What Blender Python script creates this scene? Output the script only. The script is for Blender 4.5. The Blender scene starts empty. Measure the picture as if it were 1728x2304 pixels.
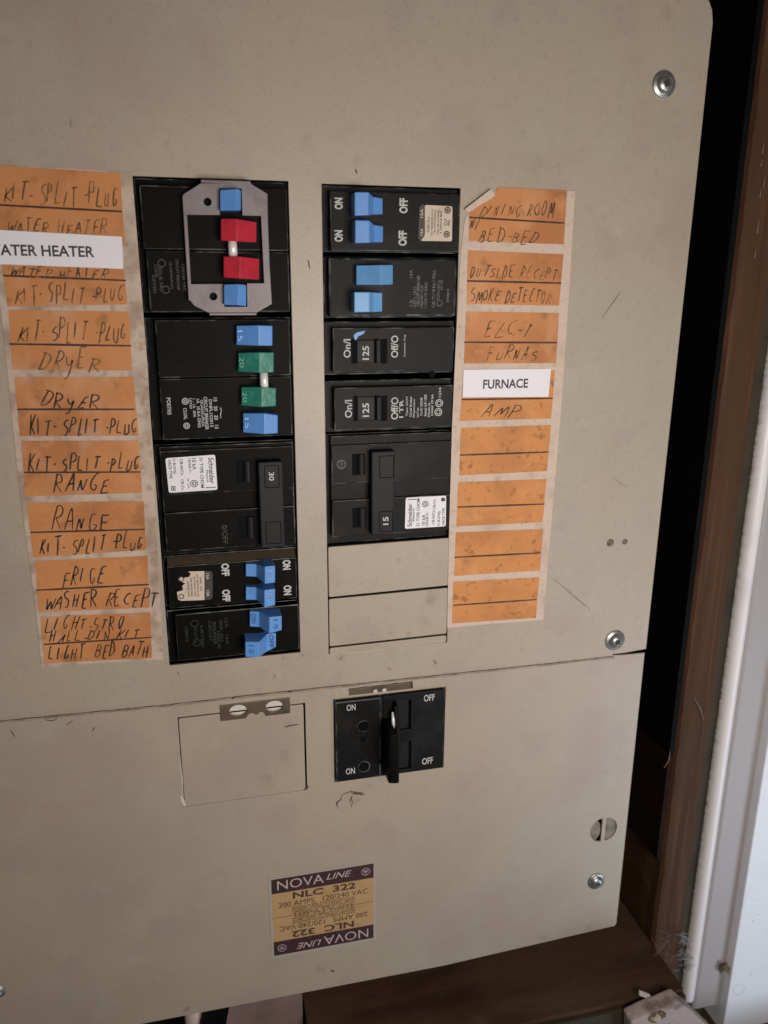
import bpy, bmesh, math, random
from mathutils import Vector, Matrix
random.seed(7)
C = bpy.context.scene.collection
SC = bpy.context.scene

# ------------------------------------------------------------------ camera
# panel frame: u right, v up, h out of the panel towards the viewer (all mm)
YAW, PIT, ROL, FPX, DIST = 0.237288093, -0.281267947, -0.00550933, 1806.85, 340.0
def rotm(y, p, r):
    cy, sy, cp, sp, cr, sr = math.cos(y), math.sin(y), math.cos(p), math.sin(p), math.cos(r), math.sin(r)
    Ry = Matrix(((cy, 0, sy), (0, 1, 0), (-sy, 0, cy)))
    Rx = Matrix(((1, 0, 0), (0, cp, -sp), (0, sp, cp)))
    Rz = Matrix(((cr, -sr, 0), (sr, cr, 0), (0, 0, 1)))
    return Ry @ Rx @ Rz
RM = rotm(YAW, PIT, ROL)
def at(px, py, h=0.0):
    """point on the plane h mm in front of the cover that the photo shows at pixel (px, py) -> (u, v)"""
    d = RM @ Vector(((px-864)/FPX, (py-1152)/FPX, 1))
    k = (DIST-h)/d.z
    return (d.x*k, -d.y*k)
def W(u, v, h): return Vector((u, -h, v))*0.001
cam_d = bpy.data.cameras.new('camera'); cam = bpy.data.objects.new('camera', cam_d); C.objects.link(cam)
def pv(c):
    w = RM @ Vector(c); return Vector((w.x, w.z, -w.y))
rx, dn, fw = pv((1, 0, 0)), pv((0, 1, 0)), pv((0, 0, 1))
m = Matrix((rx, -dn, -fw)).transposed().to_4x4(); m.translation = Vector((0, -DIST*0.001, 0)); cam.matrix_world = m
cam_d.sensor_fit = 'VERTICAL'; cam_d.sensor_height = 24; cam_d.lens = 24*FPX/2304
cam_d.clip_start = 0.01; cam_d.clip_end = 50
cam_d.dof.use_dof = True; cam_d.dof.focus_distance = 0.36; cam_d.dof.aperture_fstop = 9.0
SC.camera = cam

# ------------------------------------------------------------------ light
wd = bpy.data.worlds.new('World'); SC.world = wd; wd.use_nodes = True
bg = wd.node_tree.nodes['Background']; bg.inputs[0].default_value = (0.75, 0.78, 0.9, 1); bg.inputs[1].default_value = 0.035
def area(name, loc, target, sx, sy, power, col):
    l = bpy.data.lights.new(name, 'AREA'); l.shape = 'RECTANGLE'; l.size = sx; l.size_y = sy; l.energy = power; l.color = col
    o = bpy.data.objects.new(name, l); C.objects.link(o); o.location = loc
    o.rotation_euler = (Vector(target)-Vector(loc)).to_track_quat('-Z', 'Y').to_euler(); return o
area('room_light', (0.135, -0.41, -0.085), (0.115, 0, -0.10), 0.2, 0.2, 1.56, (1.0, 0.92, 0.85))
area('window_light', (0.66, -0.55, -0.62), (0.40, 0, -0.36), 0.3, 0.4, 0.47, (0.74, 0.85, 1.0)).data.spread = math.radians(70)
SC.view_settings.view_transform = 'Standard'; SC.view_settings.look = 'None'; SC.view_settings.exposure = 0.0
SC.view_settings.gamma = 1.0; SC.view_settings.use_curve_mapping = False

# ------------------------------------------------------------------ materials
def mat(name, col, rough=0.5, metal=0.0, mottle=None, speck=None, bump=None, spec=0.5, stretch=None, spots=()):
    """procedural principled; mottle = list of (scale, colour, lo, hi, strength[, stretch]); speck=(scale, thr, colour); spots = (u,v,h,radius,colour,strength) stains"""
    m = bpy.data.materials.new(name); m.use_nodes = True; nt = m.node_tree; N = nt.nodes; L = nt.links
    b = N['Principled BSDF']; b.inputs['Roughness'].default_value = rough; b.inputs['Metallic'].default_value = metal
    b.inputs['Specular IOR Level'].default_value = spec
    g = N.new('ShaderNodeNewGeometry'); pos = g.outputs['Position']
    cur = N.new('ShaderNodeRGB'); cur.outputs[0].default_value = (*col, 1); cur = cur.outputs[0]
    def mix(fac, c2):
        nonlocal cur
        x = N.new('ShaderNodeMix'); x.data_type = 'RGBA'
        L.new(fac, x.inputs[0]); L.new(cur, x.inputs[6]); x.inputs[7].default_value = (*c2, 1); cur = x.outputs[2]
    def ramp(v, lo, hi, st):
        r = N.new('ShaderNodeMapRange'); r.interpolation_type = 'SMOOTHSTEP'
        r.inputs[1].default_value = lo; r.inputs[2].default_value = hi; r.inputs[3].default_value = 0; r.inputs[4].default_value = st
        L.new(v, r.inputs[0]); return r.outputs[0]
    for k, mo in enumerate(mottle or ()):
        sc, c2, lo, hi, st = mo[:5]; vec = pos
        if len(mo) > 5:
            mp = N.new('ShaderNodeMapping'); mp.inputs['Scale'].default_value = mo[5]; L.new(pos, mp.inputs[0]); vec = mp.outputs[0]
        n = N.new('ShaderNodeTexNoise'); n.noise_dimensions = '4D'; n.inputs['W'].default_value = 3.1*k+len(name)
        n.inputs['Scale'].default_value = sc; n.inputs['Detail'].default_value = 5; L.new(vec, n.inputs['Vector'])
        mix(ramp(n.outputs[0], lo, hi, st), c2)
    for (u, v, h, r, c2, st) in spots:
        w = W(u, v, h)
        n = N.new('ShaderNodeTexNoise'); n.inputs['Scale'].default_value = 260; n.inputs['Detail'].default_value = 3; L.new(pos, n.inputs['Vector'])
        d = N.new('ShaderNodeVectorMath'); d.operation = 'DISTANCE'; L.new(pos, d.inputs[0]); d.inputs[1].default_value = w
        ma = N.new('ShaderNodeMath'); ma.operation = 'MULTIPLY_ADD'; L.new(n.outputs[0], ma.inputs[0]); ma.inputs[1].default_value = r*0.0014; L.new(d.outputs['Value'], ma.inputs[2])
        mix(ramp(ma.outputs[0], r*0.0016, r*0.0005, st), c2)
    if speck:
        for (sc, thr, c2) in speck:
            vo = N.new('ShaderNodeTexVoronoi'); vo.inputs['Scale'].default_value = sc; L.new(pos, vo.inputs['Vector'])
            mix(ramp(vo.outputs['Distance'], thr, thr*0.5, 0.8), c2)
    L.new(cur, b.inputs['Base Color'])
    if bump:
        sc, st, dist = bump
        n = N.new('ShaderNodeTexNoise'); n.inputs['Scale'].default_value = sc; n.inputs['Detail'].default_value = 3; L.new(pos, n.inputs['Vector'])
        bp = N.new('ShaderNodeBump'); bp.inputs['Strength'].default_value = st; bp.inputs['Distance'].default_value = dist
        L.new(n.outputs[0], bp.inputs['Height']); L.new(bp.outputs[0], b.inputs['Normal'])
    return m
def stains(lst, col):
    return [(*at(px, py), 0, r, col, st) for (px, py, r, st) in lst]
BE = (0.408, 0.335, 0.257)
up_spots = stains([(800, 360, 4, .30), (770, 300, 7, .16), (690, 320, 6, .16), (1060, 290, 6, .16), (905, 285, 3, .25), (1500, 30, 5, .35), (1200, 370, 9, .18),
                   (160, 270, 4, .18), (900, 90, 9, .10), (980, 1490, 4, .3), (770, 1470, 5, .32), (880, 1460, 8, .2), (640, 1490, 6, .18), (760, 1535, 5, .2), (500, 1540, 9, .12),
                   (700, 590, 2, .35), (640, 1510, 3, .3), (1330, 720, 12, .08)], (0.2, 0.14, 0.10))
lo_spots = stains([(640, 1700, 6, .22), (600, 1755, 8, .25), (645, 1635, 4, .2), (800, 1800, 6, .25), (830, 1770, 5, .2), (1325, 2090, 5, .3), (1225, 2110, 5, .3), (750, 2185, 2, .6), (720, 2180, 5, .25),
                   (1120, 1570, 6, .12), (960, 1860, 10, .10), (420, 2270, 3, .6), (1000, 1520, 3, .35)], (0.16, 0.105, 0.075))
def paint(name, spots):
    return mat(name, BE, 0.42, mottle=[(7, (0.385, 0.345, 0.27), .42, .6, .7), (14, (0.35, 0.275, 0.222), .48, .66, .6), (34, (0.36, 0.28, 0.235), .54, .68, .5), (60, (0.43, 0.385, 0.315), .52, .75, .35), (240, (0.32, 0.265, 0.205), .53, .75, .4), (700, (0.46, 0.39, 0.31), .55, .72, .35), (1100, (0.25, 0.205, 0.155), .54, .72, .38)],
               bump=(900, .25, .0002), spots=spots)
M = {}
M['paint_up'] = paint('beige_enamel_upper', up_spots)
M['paint_lo'] = paint('beige_enamel_lower', lo_spots)
M['paint'] = paint('beige_enamel', stains([(830, 1385, 3, .5), (880, 1420, 3, .6), (915, 1425, 3, .55), (970, 1345, 6, .45), (950, 1400, 6, .2), (840, 1310, 3, .35), (895, 1258, 3, .35), (905, 1310, 2, .4), (750, 1300, 8, .15)], (0.15, 0.1, 0.07)))
M['dirt_and_shade'] = mat('dark_grime', (0.07, 0.05, 0.038), 0.8, mottle=[(300, (0.2, 0.15, 0.11), .45, .6, .8)])  # grime, and the painted shade line under the seam
M['seam_shade_and_dust'] = mat('seam_dust_stain', (0.23, 0.175, 0.13), 0.7, mottle=[(120, (0.34, 0.28, 0.22), .4, .65, .9)])  # faint dusty marks, and the painted shade under the seam
M['grime_floor'] = mat('dusty_recess_floor', (0.25, 0.215, 0.17), 0.8, mottle=[(200, (0.12, 0.105, 0.085), .45, .65, .8)])
M['chip'] = mat('chipped_pale_paint', (0.62, 0.56, 0.5), 0.5)
M['black'] = mat('black_plastic', (0.0030, 0.0029, 0.0024), 0.5, mottle=[(70, (0.008, 0.0078, 0.006), .5, .75, .7), (600, (0.008, 0.0078, 0.007), .5, .7, .5)],
                 speck=[(160, .022, (0.2, 0.19, 0.16))], bump=(1400, .1, .0001), spec=0.07)
M['grey_black'] = mat('dusty_black_plastic', (0.0065, 0.0064, 0.0062), 0.5, mottle=[(45, (0.024, 0.023, 0.021), .48, .75, .8), (700, (0.016, 0.0155, 0.015), .5, .7, .6)],
                      speck=[(150, .02, (0.2, 0.19, 0.17))], bump=(1400, .1, .0001), spec=0.15)
M['edge_highlight'] = mat('dust_worn_black_edge', (0.012, 0.012, 0.0115), 0.4, mottle=[(140, (0.16, 0.16, 0.15), .45, .66, .8), (900, (0.2, 0.2, 0.19), .6, .75, .6)], spec=.3)  # edge highlights of the black cases put into a patchy paler colour
M['handle'] = mat('charcoal_plastic', (0.011, 0.0108, 0.0115), 0.5, mottle=[(90, (0.018, 0.0175, 0.018), .5, .7, .6)], spec=0.2)
M['void'] = mat('unlit_black_steel', (0.0022, 0.0022, 0.0024), 0.7, mottle=[(30, (0.004, 0.004, 0.005), .4, .7, .6)], spec=0.1)  # also carries the shade of the gap right of the covers
M['void_fade'] = mat('rust_stained_black_steel', (0.020, 0.009, 0.005), 0.8, mottle=[(40, (0.003, 0.002, 0.0015), .45, .65, .8)], spec=.1)  # lighter lower end of the gap painted as a browner black, no rust
M['blue'] = mat('blue_toggle_plastic', (0.105, 0.285, 0.66), 0.42, mottle=[(200, (0.085, 0.23, 0.55), .45, .7, .5)], bump=(500, .25, .0003))
M['pale_blue'] = mat('pale_blue_toggle_plastic', (0.145, 0.37, 0.68), 0.4, mottle=[(200, (0.11, 0.29, 0.55), .45, .7, .5)], bump=(400, .2, .0002))
M['blue_raised'] = mat('raised_blue_digits', (0.17, 0.37, 0.72), 0.4)
M['blue_ink'] = mat('worn_engraved_blue', (0.045, 0.13, 0.34), 0.6)
M['red'] = mat('red_toggle_plastic', (0.50, 0.02, 0.04), 0.42, mottle=[(200, (0.27, 0.012, 0.025), .45, .7, .5)], bump=(500, .2, .0002))
M['green'] = mat('green_toggle_plastic', (0.022, 0.19, 0.135), 0.42, mottle=[(250, (0.05, 0.27, 0.2), .48, .65, .6)], bump=(400, .5, .0006))
M['green_ink'] = mat('worn_engraved_green', (0.06, 0.29, 0.22), 0.5)
M['steel'] = mat('bright_steel', (0.92, 0.89, 0.86), 0.33, 0.25, mottle=[(300, (0.6, 0.58, 0.57), .5, .7, .5)])
M['zinc'] = mat('dull_zinc_plate', (0.19, 0.165, 0.17), 0.5, 0.35, mottle=[(80, (0.12, 0.1, 0.1), .45, .7, .6), (700, (0.22, 0.2, 0.2), .5, .7, .6)], bump=(900, .1, .0001))
M['bronze'] = mat('tarnished_bracket_steel', (0.15, 0.115, 0.075), 0.45, 0.5, mottle=[(120, (0.08, 0.06, 0.04), .45, .7, .7)])
M['screw'] = mat('zinc_screw', (0.46, 0.47, 0.45), 0.36, 0.85, mottle=[(400, (0.25, 0.26, 0.25), .45, .7, .6)])
M['screw_dark'] = mat('screw_recess', (0.03, 0.03, 0.03), 0.7)
M['card'] = mat('orange_label_card', (0.565, 0.235, 0.083), 0.6, mottle=[(28, (0.40, 0.15, 0.05), .42, .62, .75), (60, (0.64, 0.32, 0.15), .52, .68, .7, (1, 1, .6)), (110, (0.30, 0.125, 0.045), .57, .7, .7), (240, (0.62, 0.28, 0.11), .55, .72, .6), (1200, (0.5, 0.2, 0.05), .5, .8, .4)], bump=(160, .3, .0004), spec=.3)
M['card_worn'] = mat('speckled_orange_label_card', (0.60, 0.25, 0.078), 0.6, mottle=[(40, (0.47, 0.185, 0.06), .44, .62, .7), (90, (0.68, 0.33, 0.12), .54, .7, .6), (190, (0.27, 0.10, 0.035), .58, .66, .85), (420, (0.38, 0.15, 0.05), .58, .68, .7), (1200, (0.5, 0.2, 0.05), .5, .8, .4)], bump=(200, .35, .0005), spec=.3)
rs = stains([(1045, 1260, 6, .45), (1120, 1075, 5, .3), (1215, 1190, 6, .35), (1090, 1300, 5, .3), (1230, 990, 5, .25), (1060, 690, 4, .4), (1160, 690, 3, .35), (1130, 950, 3, .5), (1040, 1000, 6, .3), (1180, 830, 5, .25)], (0.2, 0.12, 0.07))
ls = stains([(140, 690, 9, .45), (60, 835, 8, .5), (200, 980, 9, .4), (300, 640, 5, .4), (180, 1115, 8, .35), (110, 1380, 8, .5), (330, 900, 7, .4), (300, 1380, 6, .3), (230, 850, 6, .35)], (0.55, 0.42, 0.34))
for k_ in ('card', 'card_worn'): bpy.data.materials.remove(M[k_])
M['card'] = mat('orange_label_card', (0.565, 0.235, 0.083), 0.6, mottle=[(28, (0.40, 0.15, 0.05), .42, .62, .75), (60, (0.62, 0.30, 0.14), .52, .68, .7, (1, 1, .6)), (110, (0.30, 0.125, 0.045), .57, .7, .7), (240, (0.60, 0.27, 0.11), .55, .72, .6), (1200, (0.5, 0.2, 0.05), .5, .8, .4)], bump=(160, .3, .0004), spec=.3, spots=ls)
M['card_worn'] = mat('speckled_orange_label_card', (0.60, 0.25, 0.078), 0.6, mottle=[(40, (0.47, 0.185, 0.06), .44, .62, .7), (90, (0.66, 0.32, 0.12), .54, .7, .6), (190, (0.30, 0.115, 0.04), .6, .68, .75), (420, (0.38, 0.15, 0.05), .58, .68, .7), (1200, (0.5, 0.2, 0.05), .5, .8, .4)], bump=(200, .35, .0005), spec=.3, spots=rs)
M['backing'] = mat('pale_label_backing', (0.60, 0.47, 0.38), 0.6, mottle=[(70, (0.40, 0.28, 0.2), .5, .75, .6), (400, (0.42, 0.3, 0.23), .52, .72, .6)], spec=.3, spots=rs)
M['backing_old'] = mat('grimy_label_backing', (0.55, 0.43, 0.34), 0.6, mottle=[(80, (0.30, 0.2, 0.14), .45, .68, .75), (300, (0.27, 0.17, 0.12), .5, .7, .6)], spec=.3)
M['rule'] = mat('brown_rule_ink', (0.05, 0.018, 0.01), 0.7)
M['pen'] = mat('dark_pen_ink', (0.032, 0.018, 0.009), 0.7, mottle=[(300, (0.18, 0.08, 0.02), .54, .68, .7)])
M['pencil'] = mat('faded_pencil', (0.12, 0.055, 0.018), 0.7, mottle=[(260, (0.38, 0.16, 0.05), .48, .64, .8)])
M['white'] = mat('white_label_tape', (0.80, 0.77, 0.80), 0.5, mottle=[(900, (0.72, 0.69, 0.73), .5, .75, .5)], spec=.3)
M['cream'] = mat('cream_rating_sticker', (0.62, 0.5, 0.40), 0.5, mottle=[(200, (0.5, 0.38, 0.28), .5, .7, .6)], spec=.3)
M['umber'] = mat('brown_black_sticker_band', (0.035, 0.028, 0.022), 0.5)
M['ink'] = mat('black_print', (0.03, 0.03, 0.035), 0.6)
M['wprint'] = mat('white_print', (0.52, 0.51, 0.50), 0.6, mottle=[(500, (0.3, 0.3, 0.3), .5, .7, .6)])
M['gprint'] = mat('worn_grey_print', (0.17, 0.17, 0.18), 0.6, mottle=[(400, (0.04, 0.04, 0.04), .46, .62, .8)])
M['emboss'] = mat('moulded_lettering', (0.028, 0.03, 0.03), 0.4, mottle=[(400, (0.012, 0.012, 0.012), .5, .65, .8)])
M['plum'] = mat('plum_print', (0.046, 0.021, 0.021), 0.5, mottle=[(400, (0.08, 0.035, 0.04), .5, .7, .5)])
M['tan'] = mat('tan_nameplate_paper', (0.47, 0.30, 0.145), 0.5, mottle=[(90, (0.36, 0.21, 0.09), .48, .72, .7), (700, (0.4, 0.23, 0.1), .5, .75, .5)], spec=.3)
M['border'] = mat('nameplate_border', (0.40, 0.36, 0.31), 0.5)
M['pinkprint'] = mat('pale_pink_print', (0.52, 0.40, 0.40), 0.5)
M['brownprint'] = mat('dark_brown_print', (0.07, 0.032, 0.02), 0.6)
M['wood'] = mat('brown_stained_wood', (0.080, 0.041, 0.022), 0.6, spec=.08, mottle=[(10, (0.058, 0.026, 0.014), .42, .68, .8, (14, 4, .5)), (30, (0.14, 0.07, 0.038), .5, .72, .6, (12, 4, .35)), (600, (0.05, 0.025, 0.014), .5, .75, .4)], bump=(60, .3, .002))
M['wood_dk'] = mat('dark_brown_wood', (0.05, 0.019, 0.010), 0.6, spec=.15, mottle=[(12, (0.024, 0.009, 0.005), .42, .68, .8, (1, 6, 6)), (500, (0.03, 0.014, 0.008), .5, .75, .4)], bump=(80, .3, .002))
M['sill'] = mat('dusty_brown_sill_wood', (0.085, 0.05, 0.03), 0.65, spec=.12, mottle=[(9, (0.035, 0.016, 0.008), .42, .68, .8, (1, 5, 9)), (40, (0.10, 0.07, 0.05), .5, .75, .5), (500, (0.04, 0.02, 0.012), .5, .75, .4)], bump=(80, .3, .002))
M['olive'] = mat('olive_drab_gap_filler', (0.036, 0.027, 0.012), 0.8, mottle=[(60, (0.014, 0.01, 0.005), .45, .7, .7)])  # includes the shade of the drywall edge and the sill front
M['trim'] = mat('white_trim_paint', (0.80, 0.76, 0.755), 0.35, mottle=[(30, (0.6, 0.56, 0.55), .5, .75, .5), (250, (0.55, 0.5, 0.48), .6, .75, .4)], bump=(180, .25, .0006))
M['wallgrey'] = mat('greyish_casing_paint', (0.36, 0.325, 0.315), 0.45, mottle=[(40, (0.36, 0.33, 0.32), .5, .75, .5), (900, (0.36, 0.33, 0.33), .5, .75, .5)], bump=(300, .2, .0004))
M['door'] = mat('cool_white_door_paint', (0.82, 0.83, 0.87), 0.4, mottle=[(25, (0.66, 0.68, 0.73), .5, .75, .5), (160, (0.35, 0.36, 0.38), .70, .76, .7)], bump=(200, .25, .0005))
M['pink'] = mat('mauve_painted_board', (0.24, 0.165, 0.155), 0.5, mottle=[(50, (0.17, 0.115, 0.105), .48, .7, .6)])
M['pale'] = mat('pale_pink_sheath', (0.60, 0.46, 0.42), 0.45, mottle=[(60, (0.45, 0.33, 0.3), .5, .7, .5)])
M['plaster'] = mat('dusty_plaster_slab', (0.38, 0.31, 0.29), 0.8, mottle=[(90, (0.16, 0.12, 0.10), .5, .66, .8), (400, (0.5, 0.43, 0.4), .55, .7, .5)], bump=(150, .6, .002))
M['dust'] = mat('dust_fluff', (0.34, 0.36, 0.37), 0.9)
M['web'] = mat('grey_cobweb', (0.22, 0.17, 0.15), 0.9)
M['rubble'] = mat('brown_rubble', (0.14, 0.10, 0.065), 0.9, mottle=[(200, (0.5, 0.45, 0.36), .52, .6, .8)], bump=(200, .8, .003))

# ------------------------------------------------------------------ mesh builder
class MB:
    def __init__(s): s.v = []; s.f = []; s.m = []
    def add(s, vs, fs, mi=0):
        o = len(s.v); s.v += [tuple(x) for x in vs]; s.f += [tuple(i+o for i in f) for f in fs]; s.m += [mi]*len(fs)
    def box(s, u0, u1, v0, v1, h0, h1, mi=0):
        s.add([(u0,v0,h0),(u1,v0,h0),(u1,v1,h0),(u0,v1,h0),(u0,v0,h1),(u1,v0,h1),(u1,v1,h1),(u0,v1,h1)],
              [(3,2,1,0),(4,5,6,7),(0,1,5,4),(1,2,6,5),(2,3,7,6),(3,0,4,7)], mi)
    def prism(s, pts, h0, h1, mi=0):
        n = len(pts)
        a = sum(pts[i][0]*pts[(i+1)%n][1]-pts[(i+1)%n][0]*pts[i][1] for i in range(n))
        if a < 0: pts = pts[::-1]
        s.add([(p[0],p[1],h0) for p in pts]+[(p[0],p[1],h1) for p in pts],
              [tuple(range(n-1,-1,-1)), tuple(range(n,2*n))]+[(i,(i+1)%n,n+(i+1)%n,n+i) for i in range(n)], mi)
    def sheet(s, pts, h, mi=0):
        n = len(pts)
        a = sum(pts[i][0]*pts[(i+1)%n][1]-pts[(i+1)%n][0]*pts[i][1] for i in range(n))
        if a < 0: pts = pts[::-1]
        s.add([(p[0],p[1],h) for p in pts], [tuple(range(n))], mi)
    def loft(s, secs, hb, mi=0):
        """solid whose front is a strip of sections (px, py_top, py_bottom, h) seen at those pixels; walls drop to hb"""
        top = []; bot = []
        for (px, y0, y1, h) in secs: top.append((*at(px,y0,h),h)); bot.append((*at(px,y1,h),h))
        n = len(secs); vs = top+bot+[(p[0],p[1],hb) for p in top]+[(p[0],p[1],hb) for p in bot]
        fs = []
        for i in range(n-1):
            fs += [(i,n+i,n+i+1,i+1), (2*n+i,2*n+i+1,3*n+i+1,3*n+i), (i,i+1,2*n+i+1,2*n+i), (n+i+1,n+i,3*n+i,3*n+i+1)]
        fs += [(0,2*n,3*n,n), (n-1,2*n-1,4*n-1,3*n-1)]
        s.add(vs, fs, mi)
    def disc(s, u, v, h, r, r2=None, n=24, mi=0, ang=0):
        r2 = r2 or r; ca, sa = math.cos(ang), math.sin(ang)
        s.sheet([(u+r*math.cos(t)*ca-r2*math.sin(t)*sa, v+r*math.cos(t)*sa+r2*math.sin(t)*ca) for t in [2*math.pi*i/n for i in range(n)]], h, mi)
    def ring(s, u, v, h, r, w, n=24, mi=0, rv=1):
        a = []; b = []
        for i in range(n):
            t = 2*math.pi*i/n; a.append((u+r*math.cos(t), v+rv*r*math.sin(t), h)); b.append((u+(r-w)*math.cos(t), v+rv*(r-w)*math.sin(t), h))
        s.add(a+b, [(i,(i+1)%n,n+(i+1)%n,n+i) for i in range(n)], mi)
    def lathe(s, u, v, prof, n=28, mi=0):
        """prof = [(r,h)] from outside to centre"""
        vs = []; fs = []
        for (r, h) in prof:
            for i in range(n):
                t = 2*math.pi*i/n; vs.append((u+r*math.cos(t), v+r*math.sin(t), h))
        for k in range(len(prof)-1):
            for i in range(n): fs.append((k*n+i, k*n+(i+1)%n, (k+1)*n+(i+1)%n, (k+1)*n+i))
        fs.append(tuple(range((len(prof)-1)*n, len(prof)*n)))
        s.add(vs, fs, mi)
    def stroke(s, pts, w, h, mi=0, taper=0.35):
        """flat ink ribbon through (u,v) points"""
        n = len(pts)
        if n < 2: return
        vs = []
        for i, p in enumerate(pts):
            a = pts[max(0,i-1)]; b = pts[min(n-1,i+1)]; dx, dy = b[0]-a[0], b[1]-a[1]; l = math.hypot(dx,dy) or 1
            t = i/(n-1); ww = w*(1-taper*abs(2*t-1)**2)*(0.85+0.3*random.random())/2
            vs += [(p[0]-dy/l*ww, p[1]+dx/l*ww, h), (p[0]+dy/l*ww, p[1]-dx/l*ww, h)]
        s.add(vs, [(2*i,2*i+1,2*i+3,2*i+2) for i in range(n-1)], mi)
    def tube(s, pts, r, n=8, mi=0):
        """round bar through 3-D (u,v,h) points"""
        vs = []; fs = []
        for i, p in enumerate(pts):
            a = Vector(pts[max(0,i-1)]); b = Vector(pts[min(len(pts)-1,i+1)]); d = (b-a).normalized()
            x = d.cross(Vector((0.3,0.2,1))).normalized(); y = d.cross(x)
            rr = r[i] if isinstance(r, (list,tuple)) else r
            for k in range(n):
                t = 2*math.pi*k/n; vs.append(tuple(Vector(p)+x*rr*math.cos(t)+y*rr*math.sin(t)))
        for i in range(len(pts)-1):
            for k in range(n): fs.append((i*n+k, i*n+(k+1)%n, (i+1)*n+(k+1)%n, (i+1)*n+k))
        fs += [tuple(range(n-1,-1,-1)), tuple(range((len(pts)-1)*n, len(pts)*n))]
        s.add(vs, fs, mi)
    def text(s, body, u, v, w, hh, h, rot=0.0, mi=0, off=0.0, shear=0.0):
        """printed lettering fitted to a w x hh box centred on (u,v)"""
        cu = bpy.data.curves.new('t', 'FONT'); cu.body = body; cu.offset = off; cu.shear = shear; cu.resolution_u = 3
        o = bpy.data.objects.new('t', cu); C.objects.link(o)
        dg = bpy.context.evaluated_depsgraph_get(); me = o.evaluated_get(dg).to_mesh()
        co = [x.co.copy() for x in me.vertices]; fs = [tuple(p.vertices) for p in me.polygons]
        o.evaluated_get(dg).to_mesh_clear(); bpy.data.objects.remove(o); bpy.data.curves.remove(cu)
        if not co: return
        x0, x1 = min(c.x for c in co), max(c.x for c in co); y0, y1 = min(c.y for c in co), max(c.y for c in co)
        ca, sa = math.cos(rot), math.sin(rot); vs = []
        for c in co:
            x = ((c.x-x0)/(x1-x0)-.5)*w; y = ((c.y-y0)/((y1-y0) or 1)-.5)*hh
            vs.append((u+x*ca-y*sa, v+x*sa+y*ca, h))
        s.add(vs, fs, mi)
    def plate(s, outer, holes, h0, h1, bev=0.0, mi=0):
        """flat sheet with holes (all lists of (u,v)); edges rounded by bev"""
        cu = bpy.data.curves.new('p', 'CURVE'); cu.dimensions = '2D'; cu.fill_mode = 'BOTH'; cu.extrude = (h1-h0)/2-bev; cu.bevel_depth = bev; cu.bevel_resolution = 1; cu.offset = -bev
        for poly in [outer]+list(holes):
            sp = cu.splines.new('POLY'); sp.points.add(len(poly)-1); sp.use_cyclic_u = True
            for q, p in zip(sp.points, poly): q.co = (p[0], p[1], 0, 1)
        o = bpy.data.objects.new('p', cu); C.objects.link(o)
        dg = bpy.context.evaluated_depsgraph_get(); me = o.evaluated_get(dg).to_mesh()
        s.add([(x.co.x, x.co.y, x.co.z+(h0+h1)/2) for x in me.vertices], [tuple(p.vertices) for p in me.polygons], mi)
        o.evaluated_get(dg).to_mesh_clear(); bpy.data.objects.remove(o); bpy.data.curves.remove(cu)
    def build(s, name, mats, parent=None, bevel=0.0, smooth=False, highlight_mi=-1):
        me = bpy.data.meshes.new(name)
        base = Vector((0,0,0)); p = parent
        while p is not None: base = base+p.location; p = p.parent
        me.from_pydata([W(*x)-base for x in s.v], [], s.f)
        if not isinstance(mats, (list,tuple)): mats = [mats]
        for mm in mats: me.materials.append(mm)
        if name == 'case' and bevel: me.materials.append(M['edge_highlight']); highlight_mi = len(mats)
        for po, mi in zip(me.polygons, s.m): po.material_index = mi
        if bevel or smooth:
            bm = bmesh.new(); bm.from_mesh(me)
            bmesh.ops.remove_doubles(bm, verts=bm.verts, dist=1e-7)
            bmesh.ops.recalc_face_normals(bm, faces=bm.faces)
            if bevel:
                es = [e for e in bm.edges if len(e.link_faces) == 2 and e.calc_face_angle(0) > 0.35]
                bmesh.ops.bevel(bm, geom=es, offset=bevel*0.001, segments=2, affect='EDGES', profile=0.6, clamp_overlap=True, material=highlight_mi)
            if smooth:
                for f in bm.faces: f.smooth = True
            bm.to_mesh(me); bm.free()
        o = bpy.data.objects.new(name, me); C.objects.link(o)
        if parent is not None: o.parent = parent
        return o
def tag(o, label=None, cat=None, group=None, kind=None):
    if label: o['label'] = label
    if cat: o['category'] = cat
    if group: o['group'] = group
    if kind: o['kind'] = kind
    return o
def thing(name, label, cat, u, v, h=0, group=None):
    o = bpy.data.objects.new(name, None); o.empty_display_size = 0.01; C.objects.link(o); o.location = W(u, v, h)
    return tag(o, label, cat, group)
def rect(pts, h=0):
    """axis-aligned rectangle through the four photo corners TL,TR,BR,BL -> u0,u1,v0,v1"""
    q = [at(x, y, h) for x, y in pts]
    return ((q[0][0]+q[3][0])/2, (q[1][0]+q[2][0])/2, (q[2][1]+q[3][1])/2, (q[0][1]+q[1][1])/2)
def rpts(r): return [(r[0],r[2]),(r[1],r[2]),(r[1],r[3]),(r[0],r[3])]
def rounded(pts, rad, n=5):
    out = []; k = len(pts)
    for i in range(k):
        a, b, c = Vector(pts[i-1]), Vector(pts[i]), Vector(pts[(i+1)%k])
        p = b+(a-b).normalized()*rad; q = b+(c-b).normalized()*rad
        for j in range(n+1):
            t = j/n; out.append(tuple(p*(1-t)**2+b*2*t*(1-t)+q*t*t))
    return out
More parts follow.
